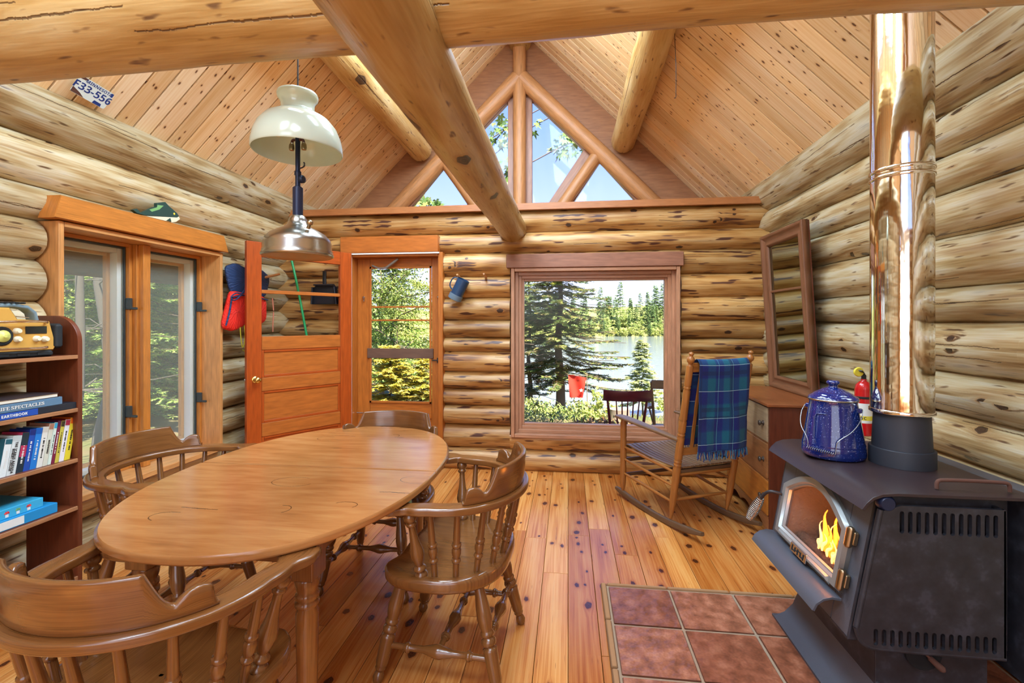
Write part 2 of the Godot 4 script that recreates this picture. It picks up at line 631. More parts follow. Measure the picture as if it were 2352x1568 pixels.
	d = PackedByteArray()
	a = noise(256, 256, 0.03, 151, 5)
	for p in 65536:
		var q := clampi(int((a[p] - 128) * 1.5 + 128 + (b[p] - 128) * 0.5), 0, 255)
		d.append(l[q * 3]); d.append(l[q * 3 + 1]); d.append(l[q * 3 + 2])
	TX["paint"] = tex(256, 256, d)
	# speckled enamel
	var im := Image.create(512, 512, false, Image.FORMAT_RGB8)
	im.fill(C8(5, 26, 88))
	var r := RandomNumberGenerator.new()
	r.seed = 5
	for k in 1500:
		var s := r.randi_range(1, 2) if r.randf() < 0.88 else 3
		im.fill_rect(Rect2i(r.randi_range(0, 510), r.randi_range(0, 510), s, s), C8(190, 200, 225) if r.randf() < 0.6 else C8(90, 110, 180))
	im.generate_mipmaps()
	TX["enamel"] = ImageTexture.create_from_image(im)
	# plaid blanket
	im = Image.create(256, 512, false, Image.FORMAT_RGB8)
	var wv := func(x: int, per: int) -> float:
		var f := posmod(x, per) / float(per)
		return smoothstep(0.2, 0.3, f) * (1.0 - smoothstep(0.7, 0.8, f))
	for y in 512:
		for x in 256:
			var p: float = 0.5 * wv.call(x + 20, 84) + 0.5 * wv.call(y + 30, 168)
			var cc := C8(3, 86, 108).lerp(C8(7, 20, 98), p)
			if posmod(x + 8, 168) < 22 or posmod(y + 16, 236) < 26: cc = cc.lerp(C8(8, 16, 50), 0.35)
			if posmod(x - 100, 77) < 2 and x > 90 and x < 200: cc = cc.lerp(C8(110, 190, 180), 0.7)
			if posmod(y - 12, 168) < 3: cc = cc.lerp(C8(190, 215, 205), 0.85)
			var g := 0.9 + 0.2 * r.randf()
			im.set_pixel(x, y, Color(cc.r * g, cc.g * g, cc.b * g))
	im.generate_mipmaps()
	TX["plaid"] = ImageTexture.create_from_image(im)

func materials() -> void:
	var luv := Vector2(0.5, 1.2)
	for k in 3:
		var s: float = [0.9, 0.84, 0.78][k]
		mat("log_side%d" % k, Color(s, s * 0.985, s * 0.96), 0.3, {"tex": "log_side", "uv": luv, "relief": 0.5})
		mat("log_back%d" % k, Color(s, s * 0.97, s * 0.93), 0.42, {"tex": "log_back", "uv": luv, "relief": 0.5})
		mat("log_beam%d" % k, Color(s, s * 0.98, s * 0.95), 0.38, {"tex": "log_beam", "uv": luv * 0.8, "relief": 0.8})
	var ft := [Color(1, 1, 1), Color(0.95, 0.89, 0.82), Color(0.89, 0.79, 0.68), Color(1, 0.96, 0.88), Color(0.86, 0.75, 0.62), Color(0.97, 0.92, 0.85)]
	for k in 6: mat("floor%d" % k, Color(ft[k].r * 0.93, ft[k].g * 0.91, ft[k].b * 0.88), 0.22, {"tex": "floor", "uv": Vector2(0.5, 1.85), "relief": 0.12})
	for k in 4: mat("ceiling%d" % k, [Color(1, 1, 1), Color(0.96, 0.92, 0.88), Color(1, 0.95, 0.88), Color(0.92, 0.87, 0.8)][k], 0.45, {"tex": "ceiling", "uv": Vector2(0.4, 2.05)})
	var g := Vector2(1.6, 4.0)
	var G := func(key: String, cc: Color, rough: float, rel := 0.06, coat := 0.0): mat(key, cc, rough, {"tex": "grain", "uv": g, "relief": rel, "coat": coat})
	G.call("dark_gap", C8(46, 28, 14), 0.9)
	G.call("gable_board", C8(170, 116, 76), 0.5)
	G.call("gable_log", C8(206, 146, 92), 0.45)
	G.call("gable_frame", C8(178, 126, 96), 0.4)
	G.call("ledge", C8(178, 112, 62), 0.35)
	G.call("fir", C8(218, 138, 60), 0.3)
	G.call("fir_pale", C8(230, 164, 98), 0.35)
	G.call("cedar", C8(158, 104, 78), 0.4)
	G.call("cedar_frame", C8(196, 140, 104), 0.3)
	G.call("door", C8(190, 84, 28), 0.28)
	G.call("door_panel", C8(198, 112, 46), 0.3)
	G.call("screen_door", C8(198, 114, 42), 0.35)
	G.call("old_slat", C8(112, 80, 62), 0.6)
	G.call("chair_wood", C8(130, 82, 40), 0.22, 0.04, 0.5)
	G.call("leg_wood", C8(146, 90, 44), 0.22, 0.04, 0.5)
	mat("table_top", Color(0.9, 0.86, 0.83), 0.2, {"tex": "table", "uv": Vector2(0.7, 1.0), "coat": 0.25, "coat_rough": 0.2})
	G.call("shelf_wood", C8(120, 58, 30), 0.4)
	G.call("shelf_edge", C8(186, 128, 84), 0.5)
	G.call("rocker_wood", C8(176, 112, 52), 0.35)
	G.call("rocker_grey", C8(126, 94, 64), 0.4)
	G.call("rocker_runner", C8(110, 82, 58), 0.4)
	G.call("chest_side", C8(106, 50, 30), 0.35)
	G.call("chest_top", C8(150, 84, 44), 0.32)
	G.call("drawer_pale", C8(172, 146, 112), 0.45)
	G.call("drawer_brown", C8(164, 108, 62), 0.4)
	G.call("drawer_gold", C8(196, 122, 46), 0.4)
	G.call("mirror_frame", C8(132, 86, 58), 0.38)
	G.call("maroon_wood", C8(96, 22, 34), 0.35)
	G.call("soffit", C8(146, 98, 68), 0.7)
	mat("deck", Color(1, 1, 1), 0.7, {"tex": "deck", "uv": Vector2(0.6, 2.0)})
	mat("chrome", C8(226, 222, 214), 0.07, {"metal": 1.0, "bump": "lumps", "uv": Vector2(1.2, 1.2), "relief": 0.05})
	mat("steel", C8(190, 190, 190), 0.25, {"metal": 1.0})
	mat("brass", C8(214, 176, 96), 0.18, {"metal": 1.0})
	mat("old_brass", C8(168, 148, 116), 0.28, {"metal": 1.0, "bump": "lumps", "relief": 0.05})
	mat("nickel", C8(168, 164, 156), 0.27, {"metal": 1.0})
	mat("door_iron", C8(150, 152, 150), 0.42, {"metal": 0.6})
	mat("stove", Color(1, 1, 1), 0.5, {"tex": "paint", "tri": 1.6, "spec": 0.5})
	mat("stove_grey", C8(72, 73, 80), 0.4, {"bump": "fine", "uv": Vector2(6, 6), "relief": 0.05})
	mat("stove_top", C8(44, 31, 33), 0.4, {"bump": "fine", "uv": Vector2(4, 4), "relief": 0.02})
	mat("pipe_black", C8(36, 38, 46), 0.55)
	mat("slot_dark", C8(12, 12, 14), 0.9)
	mat("iron", C8(30, 28, 30), 0.5)
	mat("firebrick", C8(120, 104, 90), 0.9, {"bump": "lumps", "relief": 0.3, "uv": Vector2(6, 6)})
	mat("char_log", C8(70, 48, 36), 0.95, {"bump": "lumps", "relief": 0.5, "uv": Vector2(6, 6)})
	mat("flame", C8(255, 170, 60), 0.9, {"glow": C8(255, 140, 40), "power": 1.0})
	mat("flame_core", C8(255, 220, 140), 0.9, {"glow": C8(255, 205, 120), "power": 1.1})
	mat("clay", Color(1, 1, 1), 0.33, {"tex": "clay", "bump": "lumps", "relief": 0.35, "uv": Vector2(2.1, 2.1)})
	mat("clay2", Color(0.9, 0.86, 0.84), 0.33, {"tex": "clay", "bump": "lumps", "relief": 0.35, "uv": Vector2(1.8, 1.8)})
	mat("grout", C8(150, 128, 104), 0.9)
	mat("edge_tile", C8(166, 122, 80), 0.7, {"bump": "fine", "relief": 0.15, "uv": Vector2(8, 8)})
	mat("milk_glass", C8(196, 202, 184), 0.16, {"back": Color(0.6, 0.6, 0.52), "coat": 0.3})
	mat("blue_black", C8(28, 36, 62), 0.35, {"metal": 0.3})
	mat("enamel", Color(1, 1, 1), 0.1, {"tex": "enamel", "uv": Vector2(2.6, 2.6), "coat": 0.7, "coat_rough": 0.05})
	mat("wire", C8(150, 150, 152), 0.3, {"metal": 1.0})
	mat("black_rubber", C8(26, 30, 32), 0.7)
	mat("radio_yellow", C8(206, 154, 70), 0.4)
	mat("radio_grey", C8(112, 132, 140), 0.5)
	mat("radio_dial", C8(210, 210, 110), 0.4)
	mat("glass_black", C8(16, 18, 20), 0.15)
	mat("plate_white", C8(206, 216, 210), 0.5)
	mat("plate_blue", C8(22, 52, 118), 0.5)
	mat("rust", C8(84, 52, 40), 0.9)
	mat("fish_green", C8(34, 66, 58), 0.5)
	mat("fish_light", C8(122, 172, 104), 0.5)
	mat("fish_cream", C8(228, 216, 184), 0.6)
	mat("vest_red", C8(240, 40, 20), 0.7, {"bump": "lumps", "relief": 0.6, "uv": Vector2(6, 6)})
	mat("vest_blue", C8(28, 52, 92), 0.7, {"bump": "lumps", "relief": 0.6, "uv": Vector2(6, 6)})
	mat("cord_yellow", C8(206, 190, 50), 0.7)
	mat("cord_pink", C8(216, 130, 100), 0.7)
	mat("green_stick", C8(20, 150, 80), 0.35)
	mat("black_plastic", C8(24, 26, 34), 0.4)
	mat("blue_tin", C8(34, 62, 92), 0.35)
	mat("tin_rim", C8(100, 118, 132), 0.4)
	mat("ext_red", C8(196, 18, 22), 0.25, {"coat": 0.5})
	mat("label_white", C8(224, 222, 214), 0.6)
	mat("label_yellow", C8(226, 206, 60), 0.6)
	mat("ink", C8(24, 24, 28), 0.7)
	mat("white_paint", C8(226, 224, 218), 0.4)
	mat("screen_frame", C8(52, 58, 58), 0.4)
	mat("knob_dark", C8(70, 56, 46), 0.3)
	mat("blanket", Color(1, 1, 1), 0.95, {"tex": "plaid", "bump": "fine", "relief": 0.08, "sheen": 0.15})
	mat("fringe", C8(40, 100, 130), 0.95)
	mat("fringe_dark", C8(24, 40, 92), 0.95)
	mat("sky_blue_card", C8(58, 168, 206), 0.45)
	mat("mid_blue_card", C8(32, 138, 192), 0.45)
	mat("pages", C8(224, 216, 196), 0.85)
	mat("mirror", C8(150, 158, 140), 0.04, {"metal": 1.0})
	mat("driftwood", C8(128, 116, 104), 0.8)
	mat("unseen_lit_pane", C8(225, 235, 250), 0.3, {"glow": C8(225, 236, 255), "power": 1.2})  # glowing pane of the unseen roof windows above the frame
	var sc := mat("insect_mesh", Color(0.8, 0.84, 0.76, 0.13), 0.95)
	sc.transparency = BaseMaterial3D.TRANSPARENCY_ALPHA
	glass("pane", Color(0.1, 0.1, 0.1, 0.004))
	glass("stove_glass", Color(0.3, 0.25, 0.2, 0.05))
	glass("door_glass", Color(0.1, 0.1, 0.1, 0.01))

# ---------------------------------------------------------------- the shell
var bump_noise := FastNoiseLite.new()

func log_rings(a: Vector3, b: Vector3, ry: float, rd: float, lo := -9.0, hi := 9.0, sd := 0, step := 0.1, seg := 20) -> Array:
	# a round log from a to b; lo / hi: heights where it is sawn flat
	var d := (b - a).normalized()
	var side := d.cross(Vector3.UP)
	if side.length() < 0.01: side = Vector3.RIGHT
	side = side.normalized()
	var up := side.cross(d).normalized()
	var L := a.distance_to(b)
	var k := maxi(2, int(L / step))
	var R := []
	for j in k + 1:
		var f := j / float(k)
		var o := a.lerp(b, f)
		var w := 1.0 + 0.035 * sin(f * L * 1.3 + sd) + 0.02 * sin(f * L * 3.7 + sd * 2.1)
		var r := PackedVector3Array()
		for q in seg:
			var g := TAU * q / seg
			var e := w + 0.05 * bump_noise.get_noise_3d(f * L * 2.2 + sd * 31.0, cos(g) * 1.2, sin(g) * 1.2)
			var p := o + side * cos(g) * rd * e + up * sin(g) * ry * e
			p.y = clampf(p.y, lo, hi)
			r.append(p)
		R.append(r)
	return R

func add_log(parent: Node, a: Vector3, b: Vector3, ry: float, rd: float, m: String, lo := -9.0, hi := 9.0, called := "log") -> MeshInstance3D:
	var k := mb()
	k.uvo = Vector2(rnd(0, 4), rnd(0, 4))
	k.rings(log_rings(a, b, ry, rd, lo, hi, rng.randi_range(0, 999)))
	return put(called, k, M[m + str(rng.randi_range(0, 2))], parent)

func wall_logs(parent: Node, ys: Array, axis: int, fixed: float, from: float, to: float, rd: float, m: String, holes: Array) -> void:
	# holes: [from, to, bottom, top] along the wall
	for k in ys.size() - 1:
		var y0: float = ys[k]
		var y1: float = ys[k + 1]
		var yc := (y0 + y1) * 0.5
		var ry := (y1 - y0) * 0.5 + 0.012
		var spans := [[from, to, -9.0, 9.0]]
		for h in holes:
			if y1 <= h[2] + 0.005 or y0 >= h[3] - 0.005: continue
			var next := []
			for s in spans:
				if s[2] > -8.0 or s[3] < 8.0 or h[0] >= s[1] or h[1] <= s[0]:
					next.append(s); continue
				next.append([s[0], h[0], -9.0, 9.0])
				next.append([h[1], s[1], -9.0, 9.0])
				if y1 > h[3] + 0.03: next.append([h[0], h[1], h[3], 9.0])
				if y0 < h[2] - 0.03: next.append([h[0], h[1], -9.0, h[2]])
			spans = next
		for s in spans:
			if s[1] - s[0] < 0.03: continue
			var a := Vector3(s[0], yc, fixed) if axis == 0 else Vector3(fixed, yc, s[0])
			var b := Vector3(s[1], yc, fixed) if axis == 0 else Vector3(fixed, yc, s[1])
			add_log(parent, a, b, ry, rd, m, s[2], s[3])

func shell() -> void:
	bump_noise.seed = 3
	bump_noise.frequency = 0.9
	# floor boards run from the camera to the lake
	var fl := structure("floor", "knotty orange-brown pine plank floor of the cabin")
	var k := mb()
	k.box(Vector3(-0.55, -0.075, -0.95), Vector3(4.9, 0.1, 7.0))
	put("subfloor", k, M.dark_gap, fl)
	var x := -2.97
	while x < 1.9:
		var z := -4.42 + rnd(-1.2, 0.0)
		while z < 2.45:
			var L := rnd(0.9, 2.4)
			var z0 := maxf(z, -4.42)
			var z1 := minf(z + L, 2.45)
			if z1 - z0 > 0.05:
				k = mb()
				k.uvo = Vector2(rnd(0, 2), 0)
				# put one strip of the texture on this board
				var st := rng.randi_range(0, 3)
				k.uvo.y = (st * 0.135) + 0.0675 - (x + 0.0675)
				k.box(Vector3(x + 0.0675, -0.0125, (z0 + z1) * 0.5), Vector3(0.1335, 0.025, z1 - z0 - 0.0015), 0.0018, 2)
				put("floor_board", k, M["floor%d" % rng.randi_range(0, 5)], fl)
			z += L
		x += 0.135
	# log walls
	var wb := structure("wall_back", "log wall with the picture window and the doorway")
	wall_logs(wb, [-0.02, 0.184, 0.411, 0.585, 0.744, 0.895, 1.086, 1.217, 1.38, 1.586, 1.789, 2.0035, 2.186, 2.41], 0, -4.38, -3.05, 2.0, 0.14, "log_back",
		[[-2.075, -1.15, -0.1, 2.005], [-0.53, 0.985, 0.33, 1.86]])
	var wl := structure("wall_left", "log wall with the tall casement window")
	wall_logs(wl, [-0.02, 0.22, 0.45, 0.66, 0.87, 1.06, 1.26, 1.466, 1.69, 1.90, 2.077], 1, -2.86, -4.5, 2.5, 0.14, "log_side", [[-3.375, -2.155, 0.36, 1.9]])
	wall_logs(wl, [2.07, 2.336], 1, -2.85, -5.4, 2.5, 0.15, "log_side", [])
	wall_logs(wl, [2.33, 2.6], 1, -2.80, -5.4, 2.5, 0.165, "log_side", [])
	var wr := structure("wall_right", "log wall behind the wood stove")
	wall_logs(wr, [-0.02, 0.18, 0.36, 0.55, 0.745, 0.947, 1.127, 1.362, 1.52, 1.749, 1.958, 2.136], 1, 1.81, -4.5, 2.5, 0.14, "log_side", [])
	wall_logs(wr, [2.13, 2.324], 1, 1.80, -5.4, 2.5, 0.15, "log_side", [])
	wall_logs(wr, [2.32, 2.62], 1, 1.76, -5.4, 2.5, 0.165, "log_side", [])
	# the wall behind the camera, its unseen window openings placed to let light in
	var we := structure("wall_rear", "log wall behind the camera with an unseen wide window opening")
	wall_logs(we, [-0.02, 0.2, 0.4, 0.6, 0.8, 1.0, 1.2, 1.4, 1.6, 1.8, 2.0, 2.2, 2.4], 0, 2.52, -3.0, 1.95, 0.14, "log_back", [[-2.0, 0.9, 0.4, 2.2]])
	k = mb()
	var rear := PackedVector2Array([Vector2(RX - 2.5, 2.3), Vector2(RX - 0.95, 2.3), Vector2(RX - 0.95, 3.77), Vector2(RX, RY), Vector2(RX - 2.5, RY - 2.5)])
	k.extrude(rear, 2.45, 2.6)
	var rear2 := PackedVector2Array()
	for p in rear: rear2.append(Vector2(2 * RX - p.x, p.y))
	k.extrude(rear2, 2.45, 2.6)
	k.box(Vector3(RX, 2.38, 2.52), Vector3(1.9, 0.2, 0.15))
	k.extrude(PackedVector2Array([Vector2(RX - 0.95, 3.77), Vector2(RX + 0.95, 3.77), Vector2(RX, RY)]), 2.45, 2.6)
	put("gable_boards", k, M.gable_board, we)
	# ceiling boards run down both slopes
	var ce := structure("ceiling", "sloping knotty pine board ceiling")
	for sgn in [-1.0, 1.0]:
		var bx := Vector3(sgn * 0.70711, -0.70711, 0)
		var by := Vector3(sgn * 0.70711, 0.70711, 0)
		var z := -5.5
		while z < 2.6:
			k = mb(Transform3D(Basis(bx, by, bx.cross(by)), Vector3(RX, RY, z + 0.06)))
			var st := rng.randi_range(0, 3)
			k.uvo = Vector2(rnd(0, 3), st * 0.122 + 0.061)
			k.box(Vector3(1.66, 0.010, 0), Vector3(3.32, 0.02, 0.1115), 0.004, 0)
			put("ceiling_board", k, M["ceiling%d" % rng.randi_range(0, 3)], ce)
			z += 0.12
		k = mb(Transform3D(Basis(bx, by, bx.cross(by)), Vector3(RX, RY, 0)))
		k.box(Vector3(1.7, 0.026, -1.45 * sgn), Vector3(3.4, 0.01, 8.2))
		put("board_backing", k, M.dark_gap, ce)
		var rf := structure("roof", "roof slope of the cabin")
		k = mb(Transform3D(Basis(bx, by, bx.cross(by)), Vector3(RX, RY, 0)))
		k.box(Vector3(2.05, 0.13, -1.7 * sgn), Vector3(4.3, 0.19, 9.4))
		put("roof_slab", k, M.soffit, rf)
		k = mb()
		k.box(Vector3(RX + sgn * 2.98, 1.80, -1.7), Vector3(0.03, 0.2, 9.4))
		put("fascia", k, M.soffit, rf)
	# round beams
	var bm := structure("ridge_beam", "round log ridge beam under the roof peak")
	add_log(bm, Vector3(RX, 4.59, -5.45), Vector3(RX, 4.59, 2.5), 0.13, 0.13, "log_beam")
	for sgn in [-1.0, 1.0]:
		bm = structure("purlin", "round log purlin under the %s ceiling slope" % ["left", "right"][int(sgn > 0)])
		add_log(bm, Vector3(RX + sgn * 1.155, 3.36, -5.28), Vector3(RX + sgn * 1.155, 3.38, 2.5), 0.125, 0.125, "log_beam")
	bm = structure("centre_beam", "thick peeled log beam running down the middle of the room")
	add_log(bm, Vector3(-0.508, 2.216, -4.36), Vector3(-0.508, 2.226, 2.5), 0.128, 0.128, "log_beam")
	bm = structure("tie_beam", "thick peeled log tie beam crossing the room overhead")
	add_log(bm, Vector3(-2.95, 2.35, -1.40), Vector3(1.9, 2.37, -1.39), 0.142, 0.142, "log_beam")
	gable()

func bars(parent: Node, pts: Array, w: float, z: float, dp: float, m: Material, called: String) -> void:
	# a frame bar just inside each edge of a polygon that lies across z
	var cen := Vector2.ZERO
	for p in pts: cen += p
	cen /= pts.size()
	for q in pts.size():
		var a: Vector2 = pts[q]
		var b: Vector2 = pts[(q + 1) % pts.size()]
		var d := (b - a).normalized()
		var nn := Vector2(-d.y, d.x)
		if nn.dot(cen - a) < 0: nn = -nn
		var mid := (a + b) * 0.5 + nn * (w * 0.5 - 0.045)
		var k := mb(Transform3D(Basis(Vector3.BACK, atan2(d.y, d.x)), Vector3(mid.x, mid.y, z)))
		k.box(Vector3.ZERO, Vector3(a.distance_to(b) + 0.05, w, dp), 0.004, 0)
		put(called, k, m, parent)

func gable() -> void:
	var ga := structure("wall_gable", "glazed gable above the lake wall")
	var zg := -5.36
	for sgn in [-1.0, 1.0]:
		# wide boards against the ceiling
		var k := mb()
		var P := PackedVector2Array([Vector2(RX, 4.72), Vector2(RX + sgn * 2.4, 2.32), Vector2(RX + sgn * 1.85, 2.32), Vector2(RX, 4.17)])
		k.extrude(P, zg - 0.05, zg, 0.004)
		put("gable_board", k, M.gable_board, ga)
		# rafter, brace
		k = mb()
		k.rings(log_rings(Vector3(RX + sgn * 0.02, 4.14, zg + 0.05), Vector3(RX + sgn * 1.82, 2.34, zg + 0.05), 0.088, 0.088, -9, 9, 7))
		put("rafter", k, M.gable_log, ga)
		k = mb()
		k.rings(log_rings(Vector3(RX + sgn * 0.36, 2.5, zg + 0.04), Vector3(RX + sgn * 0.91, 3.28, zg + 0.04), 0.072, 0.072, -9, 9, 17))
		put("brace", k, M.gable_log, ga)
		# panes with their frames
		var big := [Vector2(RX + sgn * 0.09, 4.02), Vector2(RX + sgn * 0.79, 3.32), Vector2(RX + sgn * 0.36, 2.68), Vector2(RX + sgn * 0.09, 2.68)]
		var tri := [Vector2(RX + sgn * 0.905, 3.25), Vector2(RX + sgn * 1.40, 2.68), Vector2(RX + sgn * 0.52, 2.68)]
		for pg in [big, tri]:
			var win := structure("window", "gable window pane")
			win.name = "window_%d" % (3 + int(sgn > 0) * 2 + int(pg == tri))
			bars(win, pg, 0.095, zg - 0.03, 0.07, M.gable_frame, "frame_bar")
			k = mb()
			k.extrude(PackedVector2Array(pg), zg - 0.045, zg - 0.04)
			put("pane", k, M.pane, win)
	var n := 7
	for sgn in [-1.0, 1.0]:
		for z in UNSEEN_SKYLIGHTS:
			var w := structure("unseen_skylight", "unseen roof window between the ridge beam and a purlin, placed to light the room")  # out of view; glows together with its lamp to light the room below
			w.name = "window_%d" % n
			n += 1
			var bx := Vector3(sgn * 0.70711, -0.70711, 0)
			var by := Vector3(sgn * 0.70711, 0.70711, 0)
			var x := Transform3D(Basis(bx, by, bx.cross(by)), Vector3(RX + sgn * 0.62, RY - 0.62, z))
			for e in [[-0.48, 0.0, 0.06, 1.32], [0.48, 0.0, 0.06, 1.32], [0.0, -0.63, 0.9, 0.06], [0.0, 0.63, 0.9, 0.06]]:
				var b := mb(x)
				b.box(Vector3(e[0], -0.02, e[1]), Vector3(e[2], 0.04, e[3]), 0.004)
				put("frame_bar", b, M.fir_pale, w)
			var pn := mb(x)
			pn.box(Vector3(0, -0.012, 0), Vector3(0.9, 0.006, 1.2))
			put("unseen_roof_pane", pn, M.unseen_lit_pane, w)
	var k := mb()
	k.rings(log_rings(Vector3(RX, 2.4, zg + 0.06), Vector3(RX, 4.5, zg + 0.06), 0.075, 0.075, -9, 9, 23))
	put("king_post", k, M.gable_log, ga)
	k = mb()
	k.box(Vector3(RX, 2.56, zg - 0.03), Vector3(4.4, 0.3, 0.06))
	put("sill_board", k, M.gable_board, ga)
	var tr := structure("trim_1", "long wooden ledge along the top of the log wall")
	k = mb()
	k.box(Vector3(RX, 2.415, -4.815), Vector3(4.42, 0.028, 1.17), 0.003, 0)
	put("ledge_board", k, M.ledge, tr)
	k = mb()
	k.box(Vector3(RX, 2.402, -4.213), Vector3(4.36, 0.062, 0.034), 0.004, 0)
	put("ledge_edge", k, M.ledge, tr)

# ---------------------------------------------------------------- windows and doors
func slab(called: String, m: Material, parent: Node, lo: Vector3, hi: Vector3, bev := 0.004, grain := -1) -> MeshInstance3D:
	var k := mb()
	k.box((lo + hi) * 0.5, hi - lo, bev, grain)
	return put(called, k, m, parent)

func openings() -> void:
	# picture window to the lake
	var w := structure("window_1", "square picture window looking out on the lake")
	var zf := -4.205
	var x0 := -0.515
	var x1 := 0.968
	var y0 := 0.318
	var y1 := 1.85
	slab("casing", M.cedar_frame, w, Vector3(x0, y0, -4.52), Vector3(x0 + 0.032, y1, zf))
	slab("casing", M.cedar_frame, w, Vector3(x1 - 0.032, y0, -4.52), Vector3(x1, y1, zf))
	slab("casing", M.cedar_frame, w, Vector3(x0 + 0.032, y1 - 0.032, -4.52), Vector3(x1 - 0.032, y1, zf))
	slab("sill", M.cedar_frame, w, Vector3(x0 + 0.032, y0, -4.52), Vector3(x1 - 0.032, y0 + 0.032, zf))
	for s in [[0.032, 0.03, -0.06], [0.06, 0.03, -0.09], [0.088, 0.022, -0.115]]:
		var o: float = s[0]
		var t: float = s[1]
		var z: float = zf + s[2]
		slab("moulding", M.cedar_frame, w, Vector3(x0 + o, y0 + o, z - 0.06), Vector3(x0 + o + t, y1 - o, z), 0.003)
		slab("moulding", M.cedar_frame, w, Vector3(x1 - o - t, y0 + o, z - 0.06), Vector3(x1 - o, y1 - o, z), 0.003)
		slab("moulding", M.cedar_frame, w, Vector3(x0 + o + t, y1 - o - t, z - 0.06), Vector3(x1 - o - t, y1 - o, z), 0.003)
		slab("moulding", M.cedar_frame, w, Vector3(x0 + o + t, y0 + o, z - 0.06), Vector3(x1 - o - t, y0 + o + t, z), 0.003)
	slab("pane", M.pane, w, Vector3(x0 + 0.1, y0 + 0.1, -4.372), Vector3(x1 - 0.1, y1 - 0.1, -4.366), 0.0)
	slab("header_board", M.cedar, w, Vector3(-0.556, 1.85, -4.3), Vector3(0.994, 1.975, -4.19), 0.006)
	# tall casement pair in the left wall
	w = structure("window_2", "tall pair of casement windows looking into the forest")
	var xf := -2.675
	var z0 := -3.36
	var z1 := -2.172
	y0 = 0.374
	y1 = 1.9
	var xb := -3.02
	slab("casing", M.fir_pale, w, Vector3(xb, y0, z0), Vector3(xf, y1, z0 + 0.03))
	slab("casing", M.fir_pale, w, Vector3(xb, y0, z1 - 0.03), Vector3(xf, y1, z1))
	slab("casing", M.fir_pale, w, Vector3(xb, y1 - 0.03, z0 + 0.03), Vector3(xf, y1, z1 - 0.03))
	slab("sill", M.fir_pale, w, Vector3(xb, y0, z0 + 0.03), Vector3(xf + 0.03, y0 + 0.035, z1 - 0.03))
	slab("mullion", M.fir, w, Vector3(-2.93, y0 + 0.035, -2.83), Vector3(-2.80, y1 - 0.03, -2.745))
	slab("mullion_face", M.fir, w, Vector3(-2.81, y0 + 0.035, -2.815), Vector3(-2.765, y1 - 0.03, -2.76))
	for s in [[z0 + 0.03, -2.83], [-2.745, z1 - 0.03]]:
		var a: float = s[0]
		var b: float = s[1]
		var sash := Node3D.new()
		sash.name = "sash"
		w.add_child(sash, true)
		# stop, sash rails, screen frame, pane
		for q in [["stop", M.fir, 0.0, 0.022, -2.86, -2.83], ["screen_frame", M.screen_frame, 0.022, 0.012, -2.875, -2.855], ["sash_rail", M.white_paint, 0.034, 0.03, -2.93, -2.875], ["sash_rail", M.fir_pale, 0.034, 0.05, -2.96, -2.93]]:
			var o: float = q[2]
			var t: float = q[3]
			slab(q[0], q[1], sash, Vector3(q[4], y0 + 0.035 + o, a + o), Vector3(q[5], y1 - 0.03 - o, a + o + t), 0.003)
			slab(q[0], q[1], sash, Vector3(q[4], y0 + 0.035 + o, b - o - t), Vector3(q[5], y1 - 0.03 - o, b - o), 0.003)
			slab(q[0], q[1], sash, Vector3(q[4], y1 - 0.03 - o - t, a + o + t), Vector3(q[5], y1 - 0.03 - o, b - o - t), 0.003)
			slab(q[0], q[1], sash, Vector3(q[4], y0 + 0.035 + o, a + o + t), Vector3(q[5], y0 + 0.035 + o + t, b - o - t), 0.003)
		slab("pane", M.pane, sash, Vector3(-2.945, y0 + 0.1, a + 0.07), Vector3(-2.94, y1 - 0.1, b - 0.07), 0.0)
		slab("insect_screen", M.insect_mesh, sash, Vector3(-2.866, y0 + 0.06, a + 0.03), Vector3(-2.865, y1 - 0.06, b - 0.03), 0.0)
		for y in [0.78, 1.48]:
			var lk := mb()
			lk.box(Vector3(-2.835, y, a + 0.02), Vector3(0.04, 0.075, 0.018), 0.004)
			lk.box(Vector3(-2.80, y - 0.03, a + 0.02), Vector3(0.05, 0.016, 0.012), 0.003)
			put("latch", lk, M.screen_frame, sash)
	# bevelled head board above it
	var hb := mb(Transform3D(Basis(Vector3.UP, PI / 2), Vector3(xf + 0.03, 0, 0)))
	# local x runs along -z
	hb.extrude(PackedVector2Array([Vector2(2.125, 1.905), Vector2(3.385, 1.905), Vector2(3.335, 2.03), Vector2(2.16, 2.03)]), -0.10, 0.0, 0.004)
	put("header_board", hb, M.fir, w)
	# doorway with the screen door
	var d := structure("door_2", "orange wooden screen door in the doorway")
	slab("jamb", M.screen_door, d, Vector3(-2.075, 0, -4.52), Vector3(-2.03, 2.01, -4.215))
	slab("jamb", M.screen_door, d, Vector3(-1.195, 0, -4.52), Vector3(-1.15, 2.01, -4.215))
	slab("jamb_edge", M.white_paint, d, Vector3(-2.045, 0, -4.215), Vector3(-2.03, 2.005, -4.205), 0.002)
	slab("head_jamb", M.screen_door, d, Vector3(-2.03, 1.975, -4.52), Vector3(-1.195, 2.01, -4.215))
	slab("head_stop", M.white_paint, d, Vector3(-2.05, 1.995, -4.215), Vector3(-1.18, 2.008, -4.195), 0.002)
	slab("threshold", M.cedar, d, Vector3(-2.03, 0, -4.52), Vector3(-1.195, 0.02, -4.2))
	var za := -4.37
	var zb := -4.335
	slab("stile", M.screen_door, d, Vector3(-2.03, 0.02, za), Vector3(-1.905, 1.975, zb))
	slab("stile", M.screen_door, d, Vector3(-1.29, 0.02, za), Vector3(-1.195, 1.975, zb))
	slab("top_rail", M.screen_door, d, Vector3(-1.905, 1.895, za), Vector3(-1.29, 1.975, zb))
	slab("middle_rail", M.screen_door, d, Vector3(-1.905, 0.44, za), Vector3(-1.29, 0.585, zb))
